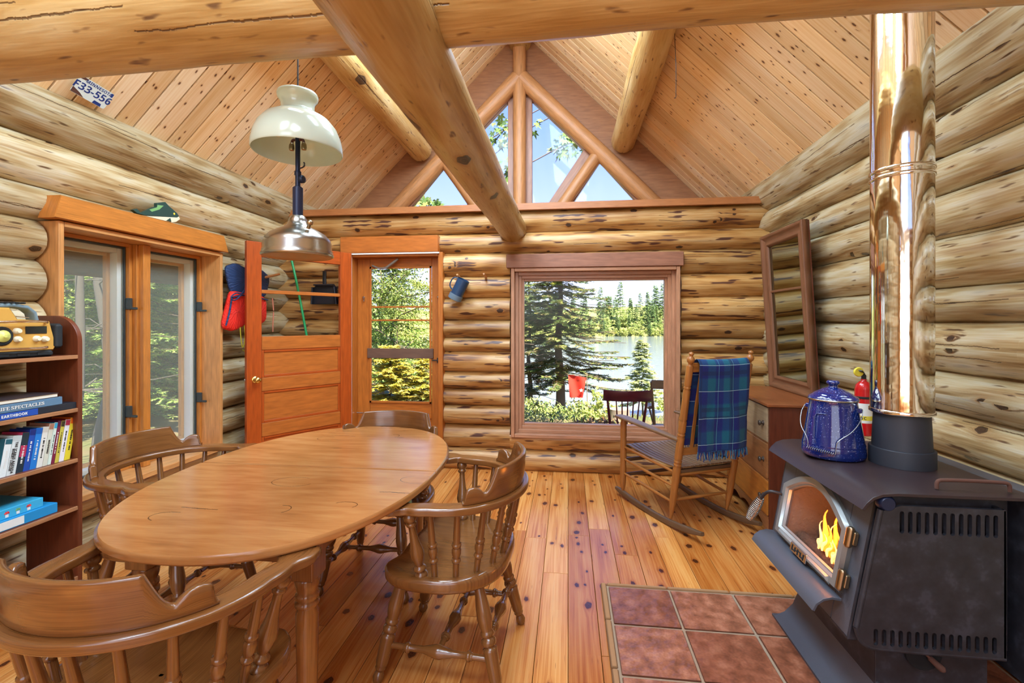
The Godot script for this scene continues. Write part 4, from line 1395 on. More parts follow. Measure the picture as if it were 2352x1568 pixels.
func rocking_chair() -> void:
	var t := thing("rocking_chair", "brown wooden slat-seat rocking chair facing the lake window", "chair", Vector3(0.775, 0, -3.56), 25.3)
	# local: faces -z, so its back is at +z
	var m: Material = M.rocker_wood
	var ring := func(r: float): return r
	for sx in [-1.0, 1.0]:
		var foot := Vector3(sx * 0.232, 0.055, 0.265)
		var top := Vector3(sx * 0.236, 1.175, 0.475)
		var k := mb()
		k.spindle(foot, top, [[0, 0.009], [0.05, 0.015], [0.10, 0.0225], [0.32, 0.0255], [0.328, 0.0195], [0.334, 0.0255], [0.342, 0.0255], [0.348, 0.0195], [0.354, 0.0255], [0.362, 0.0255], [0.368, 0.0195], [0.376, 0.0255], [0.505, 0.0245], [0.51, 0.019], [0.516, 0.0245], [0.524, 0.0245], [0.53, 0.019], [0.536, 0.0245], [0.60, 0.024], [0.606, 0.0185], [0.612, 0.024], [0.78, 0.0225], [0.786, 0.0175], [0.792, 0.0225], [0.80, 0.0225], [0.806, 0.0175], [0.812, 0.0225], [0.92, 0.0215], [0.926, 0.0125], [0.936, 0.0125], [0.944, 0.021], [0.956, 0.025], [0.968, 0.021], [0.974, 0.012], [0.982, 0.012], [0.988, 0.017], [0.995, 0.015], [1, 0.004]], 14)
		put("back_post", k, m, t)
		var f0 := Vector3(sx * 0.262, 0.06, -0.275)
		k = mb()
		k.spindle(f0, Vector3(sx * 0.268, 0.615, -0.255), [[0, 0.01], [0.06, 0.017], [0.12, 0.022], [0.35, 0.0245], [0.38, 0.021], [0.40, 0.0245], [0.43, 0.021], [0.45, 0.0245], [0.58, 0.024], [0.6, 0.021], [0.62, 0.024], [0.72, 0.0245], [0.74, 0.021], [0.76, 0.0245], [0.95, 0.024], [1, 0.018]], 14)
		put("front_post", k, m, t)
		# arm
		k = mb()
		k.sweep([Vector3(sx * 0.275, 0.630, -0.315), Vector3(sx * 0.275, 0.632, -0.24), Vector3(sx * 0.272, 0.628, -0.1), Vector3(sx * 0.262, 0.618, 0.1), Vector3(sx * 0.248, 0.606, 0.28), Vector3(sx * 0.242, 0.60, 0.365)],
			func(f): return Vector2(0.046 * (0.82 if f < 0.05 else 1.0) - 0.026 * smoothstep(0.3, 1.0, f), 0.0115), 12, Vector3.UP, 3.5)
		put("arm", k, M.rocker_grey, t)
		# runner
		var path := []
		for j in 25:
			var f := j / 24.0
			var z := lerpf(-0.36, 0.56, f)
			path.append(Vector3(sx * lerpf(0.268, 0.226, f), 0.022 + 0.40 * (z - 0.10) * (z - 0.10) * (0.62 if z > 0.1 else 0.40), z))
		k = mb()
		k.sweep(path, func(f): return Vector2(0.0135, 0.021 * (0.55 + 0.45 * smoothstep(0.0, 0.06, f) * smoothstep(1.0, 0.86, f))), 10, Vector3.UP, 4.0)
		put("runner", k, M.rocker_runner, t)
		for y in [0.17, 0.28, 0.375]:
			var a := f0.lerp(Vector3(sx * 0.268, 0.615, -0.255), (y + 0.03 - 0.06) / 0.555)
			var b := foot.lerp(top, (y - 0.055) / 1.12)
			k = mb()
			k.spindle(a, b, [[0, 0.008], [0.3, 0.011], [0.7, 0.011], [1, 0.008]], 9)
			put("side_rung", k, m, t)
	for q in [[0.185, -0.27, 0.262, 0.018], [0.30, -0.268, 0.262, 0.02]]:
		slab("front_rung", M.rocker_runner, t, Vector3(-q[2], q[0] - q[3] * 0.7, q[1] - 0.008), Vector3(q[2], q[0] + q[3] * 0.7, q[1] + 0.008), 0.003)
	for q in [[0.185, 0.285], [0.36, 0.32]]:
		var k := mb()
		k.spindle(Vector3(-0.232, q[0], q[1]), Vector3(0.232, q[0], q[1]), [[0, 0.008], [0.3, 0.0115], [0.7, 0.0115], [1, 0.008]], 9)
		put("back_rung", k, m, t)
	# seat of narrow slats running front to back
	for j in 14:
		var x := -0.242 + j * 0.0372
		var path := []
		for q in 9:
			var f := q / 8.0
			path.append(Vector3(x * lerpf(1.0, 0.88, f), 0.435 - 0.025 * f - 0.018 * sin(PI * f) - (0.03 * smoothstep(0.12, 0.0, f)), lerpf(-0.30, 0.335, f)))
		var k := mb()
		k.sweep(path, func(_f): return Vector2(0.0155, 0.0055), 8, Vector3.UP, 4.0)
		put("seat_slat", k, M.rocker_grey, t)
	for q in [[0.40, -0.265], [0.385, 0.315]]:
		slab("seat_rail", M.rocker_runner, t, Vector3(-0.25, q[0] - 0.015, q[1] - 0.012), Vector3(0.25, q[0] + 0.008, q[1] + 0.012), 0.003)
	# back rails and slats under the blanket
	for q in [[1.075, 0.455, 0.03], [0.52, 0.352, 0.025]]:
		slab("back_rail", m, t, Vector3(-0.225, q[0] - q[2], q[1] - 0.009), Vector3(0.225, q[0] + q[2], q[1] + 0.009), 0.005)
	for j in 5:
		var k := mb()
		var x := -0.14 + j * 0.07
		k.sweep([Vector3(x, 0.53, 0.354), Vector3(x, 0.8, 0.398), Vector3(x, 1.06, 0.452)], func(_f): return Vector2(0.014, 0.005), 8, Vector3.BACK, 4.0)
		put("back_slat", k, m, t)
	# blanket over the back
	var b := thing("plaid_blanket", "blue and teal plaid wool blanket with fringed end over the rocking chair", "blanket", Vector3(0.775, 0, -3.56), 25.3)
	var nz := FastNoiseLite.new()
	nz.seed = 9
	nz.frequency = 2.2
	var R := []
	var rows := 64
	for j in rows + 1:
		# cloth length from the lake side over the rail to the room side
		var s := -0.58 + 1.18 * j / rows
		var r := PackedVector3Array()
		for side in [1, -1]:
			for q in 21:
				var f := q / 20.0 if side == 1 else 1.0 - q / 20.0
				var x := lerpf(-0.190, 0.205, f)
				var top_y := 1.112 - 0.006 * sin(f * PI)
				var p := Vector3(x, 0, 0)
				var w := nz.get_noise_2d(f * 0.9, s * 0.8) * 0.02 * smoothstep(0.05, 0.5, absf(s)) + 0.011 * sin(f * 9.0 + 1.0) * smoothstep(0.1, 0.6, absf(s))
				if absf(s) < 0.04:
					var g := s / 0.04 * PI * 0.5
					p.y = top_y + 0.016 * cos(g); p.z = 0.464 + 0.018 * sin(g)
				elif s > 0:
					p.y = top_y - (s - 0.03); p.z = 0.484 - (s - 0.04) * 0.045 + w + 0.01
				else:
					p.y = top_y - (-s - 0.03); p.z = 0.444 - (-s - 0.04) * 0.15 + w - 0.012
					p.x += -0.03 * smoothstep(0.0, 0.55, -s)
				p += Vector3(0, 0, 0.0022 * side * (1 if s > 0 else -1)) if absf(s) >= 0.02 else Vector3(0, 0.0022 * side, 0)
				r.append(p)
		R.append(r)
	var k := mb()
	k.rings(R, true, true)
	# blanket pattern coordinates: across and along the cloth
	var cols := 43
	for q in (rows + 1) * cols:
		if q >= k.t.size(): break
		var cc := q % cols
		var f := cc / 20.0 if cc < 21 else 1.0 - (cc - 21) / 20.0 if cc < 42 else 0.0
		k.t[q] = Vector2(f * 1.05, (q / cols) / float(rows) * 2.35 + 0.1)
	put("cloth", k, M.blanket, b)
	var fr := mb()
	var fr2 := mb()
	for j in 64:
		var e: int = 21 * rows
		var f := j / 63.0
		var p: Vector3 = R[rows][int(f * 20.0)].lerp(R[rows][mini(20, int(f * 20.0) + 1)], fmod(f * 20.0, 1.0))
		var L := rnd(0.035, 0.06)
		var d := Vector3(rnd(-0.012, 0.012), -L, rnd(-0.01, 0.012))
		(fr if rng.randf() < 0.5 else fr2).tube([p + Vector3(0, 0.004, 0), p + d * 0.5 + Vector3(rnd(-0.005, 0.005), 0, 0), p + d], 0.0026, 5)
		p = R[0][int(f * 20.0)]
		(fr if j % 2 else fr2).tube([p + Vector3(0, 0.004, 0), p + Vector3(0, -L, 0) * 0.5, p + Vector3(rnd(-0.01, 0.01), -L, 0)], 0.0026, 5)
	put("fringe", fr, M.fringe, b).set_meta("kind", "stuff")
	put("fringe", fr2, M.fringe_dark, b).set_meta("kind", "stuff")

func chest_and_mirror() -> void:
	var t := thing("chest_of_drawers", "wooden chest of drawers against the log wall beside the rocking chair", "chest", Vector3(1.24, 0, -3.07), -1.5)
	# local: front at x = 0 facing -x; runs to z = -0.88
	var L := 0.86
	slab("side_panel", M.chest_side, t, Vector3(0.0, 0.0, -0.022), Vector3(0.385, 0.835, 0.0), 0.003, 1)
	slab("side_panel", M.chest_side, t, Vector3(0.0, 0.0, -L), Vector3(0.385, 0.835, -L + 0.022), 0.003, 1)
	slab("back_panel", M.chest_side, t, Vector3(0.372, 0.1, -L + 0.022), Vector3(0.385, 0.835, -0.022))
	slab("top", M.chest_top, t, Vector3(-0.018, 0.835, -L - 0.015), Vector3(0.388, 0.855, 0.015), 0.005)
	var m := [M.drawer_gold, M.drawer_brown, M.drawer_pale]
	for j in 3:
		var y0 := 0.145 + j * 0.23
		var d := slab("drawer", m[j], t, Vector3(-0.006, y0 + 0.004, -L + 0.028), Vector3(0.014, y0 + 0.222, -0.028), 0.004)
		slab("drawer_box", M.shelf_wood, d, Vector3(0.014, y0 + 0.02, -L + 0.05), Vector3(0.36, y0 + 0.2, -0.05), 0.0)
		for z in [-0.085, -L + 0.085]:
			var k := mb(Transform3D(Basis(Vector3.BACK, PI / 2), Vector3(-0.006, y0 + 0.115, z)))
			k.lathe([[0.017, 0], [0.017, 0.003], [0.008, 0.006], [0.009, 0.014], [0.017, 0.02], [0.0175, 0.026], [0.012, 0.03], [0.004, 0.031]], 14)
			put("knob", k, M.knob_dark, d)
	for j in 4: slab("rail", M.drawer_brown, t, Vector3(0.0, 0.133 + j * 0.2325, -L + 0.022), Vector3(0.02, 0.145 + j * 0.2325, -0.022), 0.001)
	# scalloped apron
	var P := PackedVector2Array([Vector2(0.022, 0.133), Vector2(0.022, 0.0), Vector2(0.07, 0.0)])
	for j in 37:
		var f := j / 36.0
		P.append(Vector2(lerpf(0.09, L - 0.09, f), 0.055 + 0.03 * absf(sin(f * PI * 3.0)) + 0.018 * sin(f * PI)))
	P.append_array(PackedVector2Array([Vector2(L - 0.07, 0.0), Vector2(L - 0.022, 0.0), Vector2(L - 0.022, 0.133)]))
	var k := mb(Transform3D(Basis(Vector3.UP, PI / 2), Vector3(0.0, 0, 0)))
	k.extrude(P, 0.0, 0.018, 0.002)
	put("apron", k, M.drawer_brown, t)
	# framed mirror standing on the chest, leaning out a little at the top
	var mt := thing("framed_mirror", "tall wood-framed mirror in two panes standing on the chest", "mirror", Vector3(1.628, 0.8555, -3.61))
	mt.rotation_degrees = Vector3(0, -90, 0)
	# local: x along the wall, z towards the room
	var inner := Node3D.new()
	inner.name = "frame"
	inner.rotation.x = deg_to_rad(3.4)
	mt.add_child(inner)
	var W := 0.335
	var H := 1.185
	for e in [[Vector3(-W, 0, 0), Vector3(W, 0, 0), Vector3.UP], [Vector3(W, 0, 0), Vector3(W, H, 0), Vector3.LEFT], [Vector3(W, H, 0), Vector3(-W, H, 0), Vector3.DOWN], [Vector3(-W, H, 0), Vector3(-W, 0, 0), Vector3.RIGHT]]:
		var a: Vector3 = e[0]
		var b: Vector3 = e[1]
		var inn: Vector3 = e[2]
		var d := (b - a).normalized()
		var R := []
		for s in 2:
			var r := PackedVector3Array()
			for q in [[0.0, 0.0], [0.0, 0.036], [0.006, 0.042], [0.018, 0.042], [0.024, 0.037], [0.03, 0.03], [0.048, 0.018], [0.066, 0.022], [0.074, 0.029], [0.082, 0.029], [0.084, 0.022], [0.094, 0.020], [0.096, 0.0]]:
				r.append((a if s == 0 else b) + inn * q[0] + d * q[0] * (1 if s == 0 else -1) + Vector3(0, 0, q[1]))
			R.append(r)
		k = mb()
		k.rings(R, false, false)
		put("frame_side", k, M.mirror_frame, inner)
	slab("backing", M.chest_side, inner, Vector3(-W + 0.004, 0.004, -0.012), Vector3(W - 0.004, H - 0.004, 0.001), 0.002)
	slab("mirror_glass", M.mirror, inner, Vector3(-W + 0.09, 0.09, 0.004), Vector3(W - 0.09, H - 0.09, 0.008), 0.0)
	slab("glazing_bar", M.mirror_frame, inner, Vector3(-W + 0.09, 0.735, 0.006), Vector3(W - 0.09, 0.753, 0.022), 0.004)

# ---------------------------------------------------------------- hearth and stove
func stove() -> void:
	var h := thing("tile_hearth", "terracotta tile hearth pad under the wood stove", "hearth")
	slab("grout_bed", M.grout, h, Vector3(0.175, 0.0005, -2.425), Vector3(1.67, 0.018, -0.6), 0.0)
	var xs := [0.198, 0.5, 0.802, 1.104, 1.406, 1.665]
	var zs := [-2.418, -2.116, -1.811, -1.506, -1.2, -0.895, -0.6]
	for a in xs.size() - 1:
		for b in zs.size() - 1:
			var k := mb()
			var lift := rnd(-0.0008, 0.0008)
			k.box(Vector3((xs[a] + xs[a + 1]) / 2, 0.0125 + lift, (zs[b] + zs[b + 1]) / 2), Vector3(xs[a + 1] - xs[a] - 0.009, 0.019, zs[b + 1] - zs[b] - 0.009), 0.004)
			put("tile", k, M.clay if rng.randf() < 0.6 else M.clay2, h)
	var z := -2.445
	while z < -0.6:
		slab("edge_tile", M.edge_tile, h, Vector3(0.165, 0.0005, z), Vector3(0.193, 0.025, minf(z + 0.3, -0.6) - 0.003), 0.006)
		z += 0.3
	var x := 0.195
	while x < 1.6:
		slab("edge_tile", M.edge_tile, h, Vector3(x, 0.0005, -2.447), Vector3(minf(x + 0.3, 1.67) - 0.003, 0.025, -2.423), 0.006)
		x += 0.3
	# stove: front faces -x, side faces the camera
	var s := thing("wood_stove", "black steel pedestal wood stove with a burning fire behind its glass door", "stove")
	var zA := -2.30
	var zB := -1.685
	# shell plates
	var side := PackedVector2Array([Vector2(1.015, 0.795), Vector2(0.925, 0.305), Vector2(1.40, 0.305), Vector2(1.40, 0.795)])
	for zz in [zA, zB]:
		var k := mb()
		k.extrude(side, zz - 0.006, zz + 0.006, 0.002)
		put("body_side", k, M.stove, s)
	slab("body_back", M.stove, s, Vector3(1.388, 0.305, zA), Vector3(1.40, 0.795, zB), 0.002)
	slab("body_floor", M.stove, s, Vector3(0.925, 0.30, zA), Vector3(1.40, 0.312, zB), 0.002)
	# front plate round the door opening, on the sloping plane
	var ang := atan2(0.09, 0.49)
	# local: x along -z world (width), y up the slope, z outwards (towards -x)
	var up := Vector3(0.09, 0.49, 0).normalized()
	var out := Vector3(-up.y, up.x, 0)
	var fr := Transform3D(Basis(up.cross(out), up, out), Vector3(0.925, 0.305, (zA + zB) / 2))
	var W := (zB - zA) / 2
	var hs := 0.498
	var fp := func(called: String, m: Material, a: float, b: float, c: float, d: float, z0: float, z1: float, bev := 0.003):
		var k := mb(fr)
		k.box(Vector3((a + b) / 2, (c + d) / 2, (z0 + z1) / 2), Vector3(b - a, d - c, z1 - z0), bev)
		return put(called, k, m, s)
	fp.call("front_plate", M.stove_grey, -W, -0.205, 0.0, hs, -0.01, 0.0)
	fp.call("front_plate", M.stove_grey, 0.205, W, 0.0, hs, -0.01, 0.0)
	fp.call("front_plate", M.stove_grey, -0.205, 0.205, 0.0, 0.15, -0.01, 0.0)
	var kk := mb(fr)
	var top := PackedVector2Array([Vector2(-0.205, 0.32), Vector2(-0.205, hs), Vector2(0.205, hs), Vector2(0.205, 0.32)])
	for j in range(1, 16): top.append(Vector2(lerpf(0.205, -0.205, j / 16.0), 0.32 + 0.078 * sin(PI * j / 16.0)))
	kk.extrude(top, -0.01, 0.0)
	put("front_plate", kk, M.stove_grey, s)
	# firebox lining
	fp.call("firebrick", M.firebrick, -0.24, -0.225, 0.06, 0.45, -0.32, -0.012)
	fp.call("firebrick", M.firebrick, 0.225, 0.24, 0.06, 0.45, -0.32, -0.012)
	fp.call("firebrick", M.firebrick, -0.225, 0.225, 0.06, 0.45, -0.335, -0.32)
	fp.call("firebrick", M.firebrick, -0.225, 0.225, 0.09, 0.105, -0.32, -0.012)
	fp.call("baffle", M.firebrick, -0.225, 0.225, 0.42, 0.432, -0.32, -0.012)
	# arched door
	var arch := func(w: float, y0: float, ysh: float, ytop: float) -> PackedVector2Array:
		var P := PackedVector2Array([Vector2(-w, y0), Vector2(w, y0), Vector2(w, ysh)])
		for j in range(1, 20):
			var f := j / 20.0
			P.append(Vector2(lerpf(w, -w, f), ysh + (ytop - ysh) * sin(PI * f)))
		P.append(Vector2(-w, ysh))
		return P
	var door := Node3D.new()
	door.name = "stove_door"
	s.add_child(door)
	var lay := [[0.245, 0.118, 0.34, 0.44, 0.0], [0.245, 0.118, 0.34, 0.44, 0.014], [0.236, 0.126, 0.335, 0.432, 0.026], [0.212, 0.148, 0.325, 0.41, 0.026], [0.205, 0.155, 0.322, 0.404, 0.016], [0.200, 0.160, 0.32, 0.398, 0.016], [0.198, 0.162, 0.32, 0.396, 0.004]]
	var R := []
	for q in lay:
		var r := PackedVector3Array()
		for p in arch.call(q[0], q[1], q[2], q[3]): r.append(Vector3(p.x, p.y, q[4]))
		R.append(r)
	var k := mb(fr)
	# join as separate bands so that the mouldings stay crisp
	for j in R.size() - 1: k.rings([R[j], R[j + 1]], false, false)
	put("door_frame", k, M.door_iron, door)
	k = mb(fr)
	k.extrude(arch.call(0.2, 0.158, 0.321, 0.4), 0.004, 0.008)
	put("door_glass", k, M.stove_glass, door)
	k = mb(fr)
	k.extrude(PackedVector2Array([Vector2(-0.2, 0.118), Vector2(0.2, 0.118), Vector2(0.2, 0.15), Vector2(-0.2, 0.15)]), 0.012, 0.034, 0.012)
	put("door_sill", k, M.door_iron, door)
	k = mb(fr)
	k.box(Vector3(0, 0.132, 0.036), Vector3(0.125, 0.036, 0.008), 0.003)
	put("name_plate", k, M.steel, door)
	k = mb(fr)
	for j in 5: k.box(Vector3(-0.044 + j * 0.022, 0.132, 0.0405), Vector3(0.006, 0.022 - 0.004 * (j % 2), 0.002))
	for j in 4: k.box(Vector3(-0.033 + j * 0.022, 0.132 + 0.006 * (j % 3 - 1), 0.0405), Vector3(0.016, 0.004, 0.002))
	put("raised_lettering", k, M.slot_dark, door)
	for y in [0.17, 0.32]:
		k = mb(fr)
		# the hinge side is the one nearer the camera
		k.box(Vector3(0.262 * hinge_side(fr), y, 0.012), Vector3(0.03, 0.05, 0.02), 0.006)
		k.spindle(Vector3(0.262 * hinge_side(fr), y - 0.035, 0.026), Vector3(0.262 * hinge_side(fr), y + 0.035, 0.026), [[0, 0.009], [0.1, 0.013], [0.9, 0.013], [1, 0.009]], 12)
		put("hinge", k, M.old_brass, door)
	# handle with a spring grip
	var hs2 := -hinge_side(fr)
	k = mb(fr)
	k.tube([Vector3(0.235 * hs2, 0.285, 0.02), Vector3(0.235 * hs2, 0.288, 0.05), Vector3(0.245 * hs2, 0.285, 0.072), Vector3(0.262 * hs2, 0.265, 0.085), Vector3(0.278 * hs2, 0.235, 0.09)], 0.007, 10)
	put("handle_rod", k, M.iron, door)
	k = mb(fr)
	var coil := []
	var ha := Vector3(0.278 * hs2, 0.237, 0.09)
	var hb := Vector3(0.335 * hs2, 0.115, 0.098)
	var hd := (hb - ha).normalized()
	var hx := hd.cross(Vector3.BACK).normalized()
	var hz := hd.cross(hx)
	for j in 241:
		var f := j / 240.0
		var rr := 0.008 + 0.013 * sin(PI * (0.12 + 0.72 * f))
		var g := f * TAU * 15.0
		coil.append(ha.lerp(hb, f) + (hx * cos(g) + hz * sin(g)) * rr)
	k.tube(coil, 0.0022, 5, hd)
	put("spring_grip", k, M.nickel, door)
	# top plate with a rolled front lip
	var prof := [Vector2(1.455, 0.812), Vector2(1.05, 0.812), Vector2(1.005, 0.808), Vector2(0.975, 0.796), Vector2(0.955, 0.776), Vector2(0.942, 0.756)]
	plate("top_plate", M.stove_top, s, prof, -2.345, -1.635, 0.010)
	plate("ash_lip", M.stove_grey, s, [Vector2(0.935, 0.408), Vector2(0.905, 0.412), Vector2(0.875, 0.404), Vector2(0.852, 0.386), Vector2(0.84, 0.362)], -2.275, -1.735, 0.009)
	# rear shield
	slab("rear_shield", M.stove, s, Vector3(1.425, 0.22, -2.33), Vector3(1.437, 0.805, -1.61), 0.002)
	slab("rear_deck", M.stove_grey, s, Vector3(1.455, 0.80, -2.34), Vector3(1.52, 0.812, -1.62), 0.003)
	slab("shield_edge", M.stove, s, Vector3(1.508, 0.23, -2.34), Vector3(1.52, 0.80, -1.62), 0.002)
	# slotted side shield towards the camera
	var cs := CSGCombiner3D.new()
	cs.name = "side_shield"
	s.add_child(cs)
	var pg := CSGPolygon3D.new()
	var P2 := PackedVector2Array([Vector2(1.005, 0.752), Vector2(0.99, 0.772), Vector2(1.06, 0.772), Vector2(1.36, 0.772), Vector2(1.362, 0.305), Vector2(0.985, 0.305), Vector2(0.955, 0.312), Vector2(0.935, 0.33), Vector2(0.928, 0.36)])
	P2.remove_at(1)
	pg.polygon = P2
	pg.depth = 0.012
	pg.position.z = -1.638
	cs.add_child(pg)
	var cut := func(cx: float, y0: float, y1: float):
		var b := CSGBox3D.new()
		b.size = Vector3(0.0135, y1 - y0, 0.05)
		b.position = Vector3(cx, (y0 + y1) / 2, -1.644)
		b.operation = CSGShape3D.OPERATION_SUBTRACTION
		cs.add_child(b)
		for y in [y0, y1]:
			var c := CSGCylinder3D.new()
			c.radius = 0.00675
			c.height = 0.05
			c.sides = 10
			c.rotation.x = PI / 2
			c.position = Vector3(cx, y, -1.644)
			c.operation = CSGShape3D.OPERATION_SUBTRACTION
			cs.add_child(c)
	for j in 12: cut.call(1.062 + j * 0.0245, 0.690, 0.748)
	for j in 15: cut.call(0.985 + j * 0.0245, 0.325, 0.365)
	cs.material_override = M.stove
	# rolled front edge of that shield and its top flange
	k = mb()
	k.tube([Vector3(1.003, 0.755, -1.645), Vector3(0.93, 0.37, -1.645)], 0.009, 10, Vector3.BACK)
	k.tube([Vector3(0.93, 0.37, -1.645), Vector3(0.94, 0.33, -1.645), Vector3(0.96, 0.312, -1.645), Vector3(0.99, 0.304, -1.645), Vector3(1.362, 0.304, -1.645)], 0.008, 10, Vector3.BACK)
	put("shield_edge", k, M.stove, s)
	slab("shield_flange", M.stove, s, Vector3(1.352, 0.305, -1.69), Vector3(1.364, 0.772, -1.638), 0.003)
	k = mb(Transform3D(Basis(Vector3.RIGHT, PI / 2), Vector3(1.022, 0.775, -1.662)))
	k.lathe([[0.026, 0.0], [0.026, 0.02], [0.02, 0.026]], 18)
	put("air_plug", k, M.blue_black, s)
	# little rail on the top
	k = mb()
	k.tube([Vector3(1.20, 0.815, -1.69), Vector3(1.20, 0.838, -1.69), Vector3(1.215, 0.845, -1.69), Vector3(1.395, 0.845, -1.685), Vector3(1.41, 0.838, -1.685), Vector3(1.41, 0.815, -1.685)], 0.006, 8, Vector3.BACK)
	put("top_rail", k, M.rust, s)
	# pedestal and flared foot
	slab("pedestal", M.stove, s, Vector3(1.02, 0.03, -2.20), Vector3(1.36, 0.302, -1.70), 0.004)
	k = mb()
	var foot := []
	for q in [[0.0, 0.0235, 0.0], [0.0, 0.032, 0.0], [0.028, 0.05, 0.0], [0.07, 0.072, 0.0]]:
		foot.append(PackedVector3Array([Vector3(0.925 + q[0], q[1], -2.265 + q[0]), Vector3(1.43 - q[0], q[1], -2.265 + q[0]), Vector3(1.43 - q[0], q[1], -1.635 - q[0]), Vector3(0.925 + q[0], q[1], -1.635 - q[0])]))
	for j in 3: k.rings([foot[j], foot[j + 1]], j == 0, j == 2)
	put("foot_plate", k, M.stove_grey, s)
	plate("foot_apron", M.stove_grey, s, [Vector2(1.025, 0.16), Vector2(1.0, 0.1), Vector2(0.965, 0.062), Vector2(0.92, 0.04)], -2.235, -1.665, 0.008)
	# air control under the shield
	k = mb(Transform3D(Basis(Vector3.RIGHT, PI / 2), Vector3(1.16, 0.272, -1.693)))
	k.lathe([[0.055, 0.0], [0.055, 0.006]], 24)
	put("air_plate", k, M.slot_dark, s)
	k = mb()
	k.spindle(Vector3(1.15, 0.285, -1.68), Vector3(1.205, 0.235, -1.665), [[0, 0.004], [0.3, 0.004], [0.35, 0.009], [0.9, 0.011], [1, 0.006]], 10)
	put("air_lever", k, M.rust, s)
	# fire
	for q in [[Vector3(-0.17, 0.132, -0.16), Vector3(0.18, 0.135, -0.17), 0.034], [Vector3(-0.18, 0.135, -0.065), Vector3(0.16, 0.13, -0.075), 0.03], [Vector3(-0.14, 0.185, -0.12), Vector3(0.13, 0.18, -0.09), 0.026]]:
		k = mb(fr)
		k.spindle(q[0], q[1], [[0, q[2] * 0.9], [0.3, q[2]], [0.6, q[2] * 0.95], [1, q[2]]], 10)
		put("firewood", k, M.char_log, s)
	var fs := hinge_side(fr)
	for q in [[0.0, -0.045, 0.165, 0.155, 0.017], [0.018, -0.05, 0.165, 0.10, 0.015], [0.055, -0.05, 0.16, 0.085, 0.014], [0.10, -0.045, 0.155, 0.115, 0.015], [0.115, -0.05, 0.155, 0.07, 0.012], [-0.03, -0.06, 0.165, 0.06, 0.012], [0.03, -0.07, 0.165, 0.175, 0.013], [-0.012, -0.055, 0.165, 0.09, 0.012], [0.075, -0.06, 0.16, 0.06, 0.012]]:
		for core in 2:
			var sc := 1.0 if core == 0 else 0.55
			var path := []
			for j in 11:
				var f := j / 10.0
				path.append(Vector3((q[0] + 0.026 * sin(f * 6.0 + q[3] * 40.0) * f) * fs, q[2] + q[3] * f * (1.0 if core == 0 else 0.7), q[1] + (0.012 if core else 0.0)))
			k = mb(fr)
			k.sweep(path, func(f): return Vector2(q[4], q[4] * 0.55) * sc * (0.12 + 0.88 * pow(sin(PI * clampf(pow(1.0 - f, 1.6), 0.0, 1.0) * 0.86 + 0.02), 0.9)), 10, Vector3.BACK, 2.0)
			put("flame", k, M.flame if core == 0 else M.flame_core, s)
	var fl := OmniLight3D.new()
	fl.name = "fire_glow"
	fl.light_color = Color(1.0, 0.55, 0.2)
	fl.light_energy = 0.12
	fl.light_size = 0.08
	fl.omni_range = 4.0
	fl.omni_attenuation = 2.0
	fl.shadow_enabled = true
	fl.position = fr * Vector3(0.06 * fs, 0.26, -0.03)
	s.add_child(fl)
	# flue
	var f := thing("stove_flue", "mirror-bright steel flue pipe rising from a black collar", "flue", Vector3(1.285, 0.8125, -1.985))
	k = mb()
	k.lathe([[0.104, 0.0], [0.104, 0.062], [0.1, 0.064]], 40)
	put("collar", k, M.pipe_black, f)
	k = mb()
	k.lathe([[0.094, 0.06], [0.088, 0.20]], 40, false)
	put("black_pipe", k, M.pipe_black, f)
	for q in [[0.20, 1.118], [1.118, 2.2]]:
		k = mb()
		k.lathe([[0.092, q[0]], [0.0985, q[0] + 0.001], [0.0985, q[1] - 0.001], [0.092, q[1]]], 64, true)
		put("pipe_section", k, M.chrome, f)
	for y in [0.205, 1.105, 1.132]:
		k = mb()
		k.lathe([[0.0985, y - 0.008], [0.1025, y - 0.005], [0.1025, y + 0.005], [0.0985, y + 0.008]], 64, false)
		put("band", k, M.chrome, f)
	# kettle
	var kt := thing("enamel_kettle", "blue speckled enamel coffee pot with a wire bail on the stove", "kettle", Vector3(1.085, 0.8125, -2.075), -42.0)
	k = mb()
	k.lathe([[0.02, 0.0], [0.104, 0.0], [0.111, 0.006], [0.1135, 0.02], [0.111, 0.036], [0.112, 0.04], [0.1105, 0.044], [0.1095, 0.052], [0.1105, 0.056], [0.108, 0.06], [0.086, 0.205], [0.0835, 0.222], [0.087, 0.228], [0.084, 0.231]], 48)
	put("body", k, M.enamel, kt)
	k = mb()
	k.lathe([[0.087, 0.228], [0.0895, 0.231], [0.0895, 0.234], [0.086, 0.237]], 48, false)
	put("rim", k, M.nickel, kt)
	k = mb()
	k.lathe([[0.088, 0.235], [0.086, 0.243], [0.074, 0.250], [0.071, 0.2515], [0.068, 0.256], [0.052, 0.265], [0.046, 0.2665], [0.04, 0.272], [0.022, 0.279], [0.016, 0.282], [0.0165, 0.29], [0.023, 0.295], [0.0235, 0.303], [0.018, 0.308], [0.003, 0.309]], 48)
	put("lid", k, M.enamel, kt)
	# pressed side panel
	k = mb()
	k.sweep([Vector3(-0.035, 0.072, 0.1065), Vector3(-0.042, 0.082, 0.1035), Vector3(-0.042, 0.165, 0.087), Vector3(-0.034, 0.178, 0.0865), Vector3(0.0, 0.18, 0.0915)], func(_f): return Vector2(0.0022, 0.0022), 6, Vector3.BACK, 2.0)
	put("panel_rib", k, M.enamel, kt)
	for sx in [-1, 1]:
		k = mb()
		k.box(Vector3(sx * 0.092, 0.195, 0), Vector3(0.016, 0.018, 0.02), 0.004)
		put("ear", k, M.enamel, kt)
	# bail hangs down in front
	k = mb()
	var bail := []
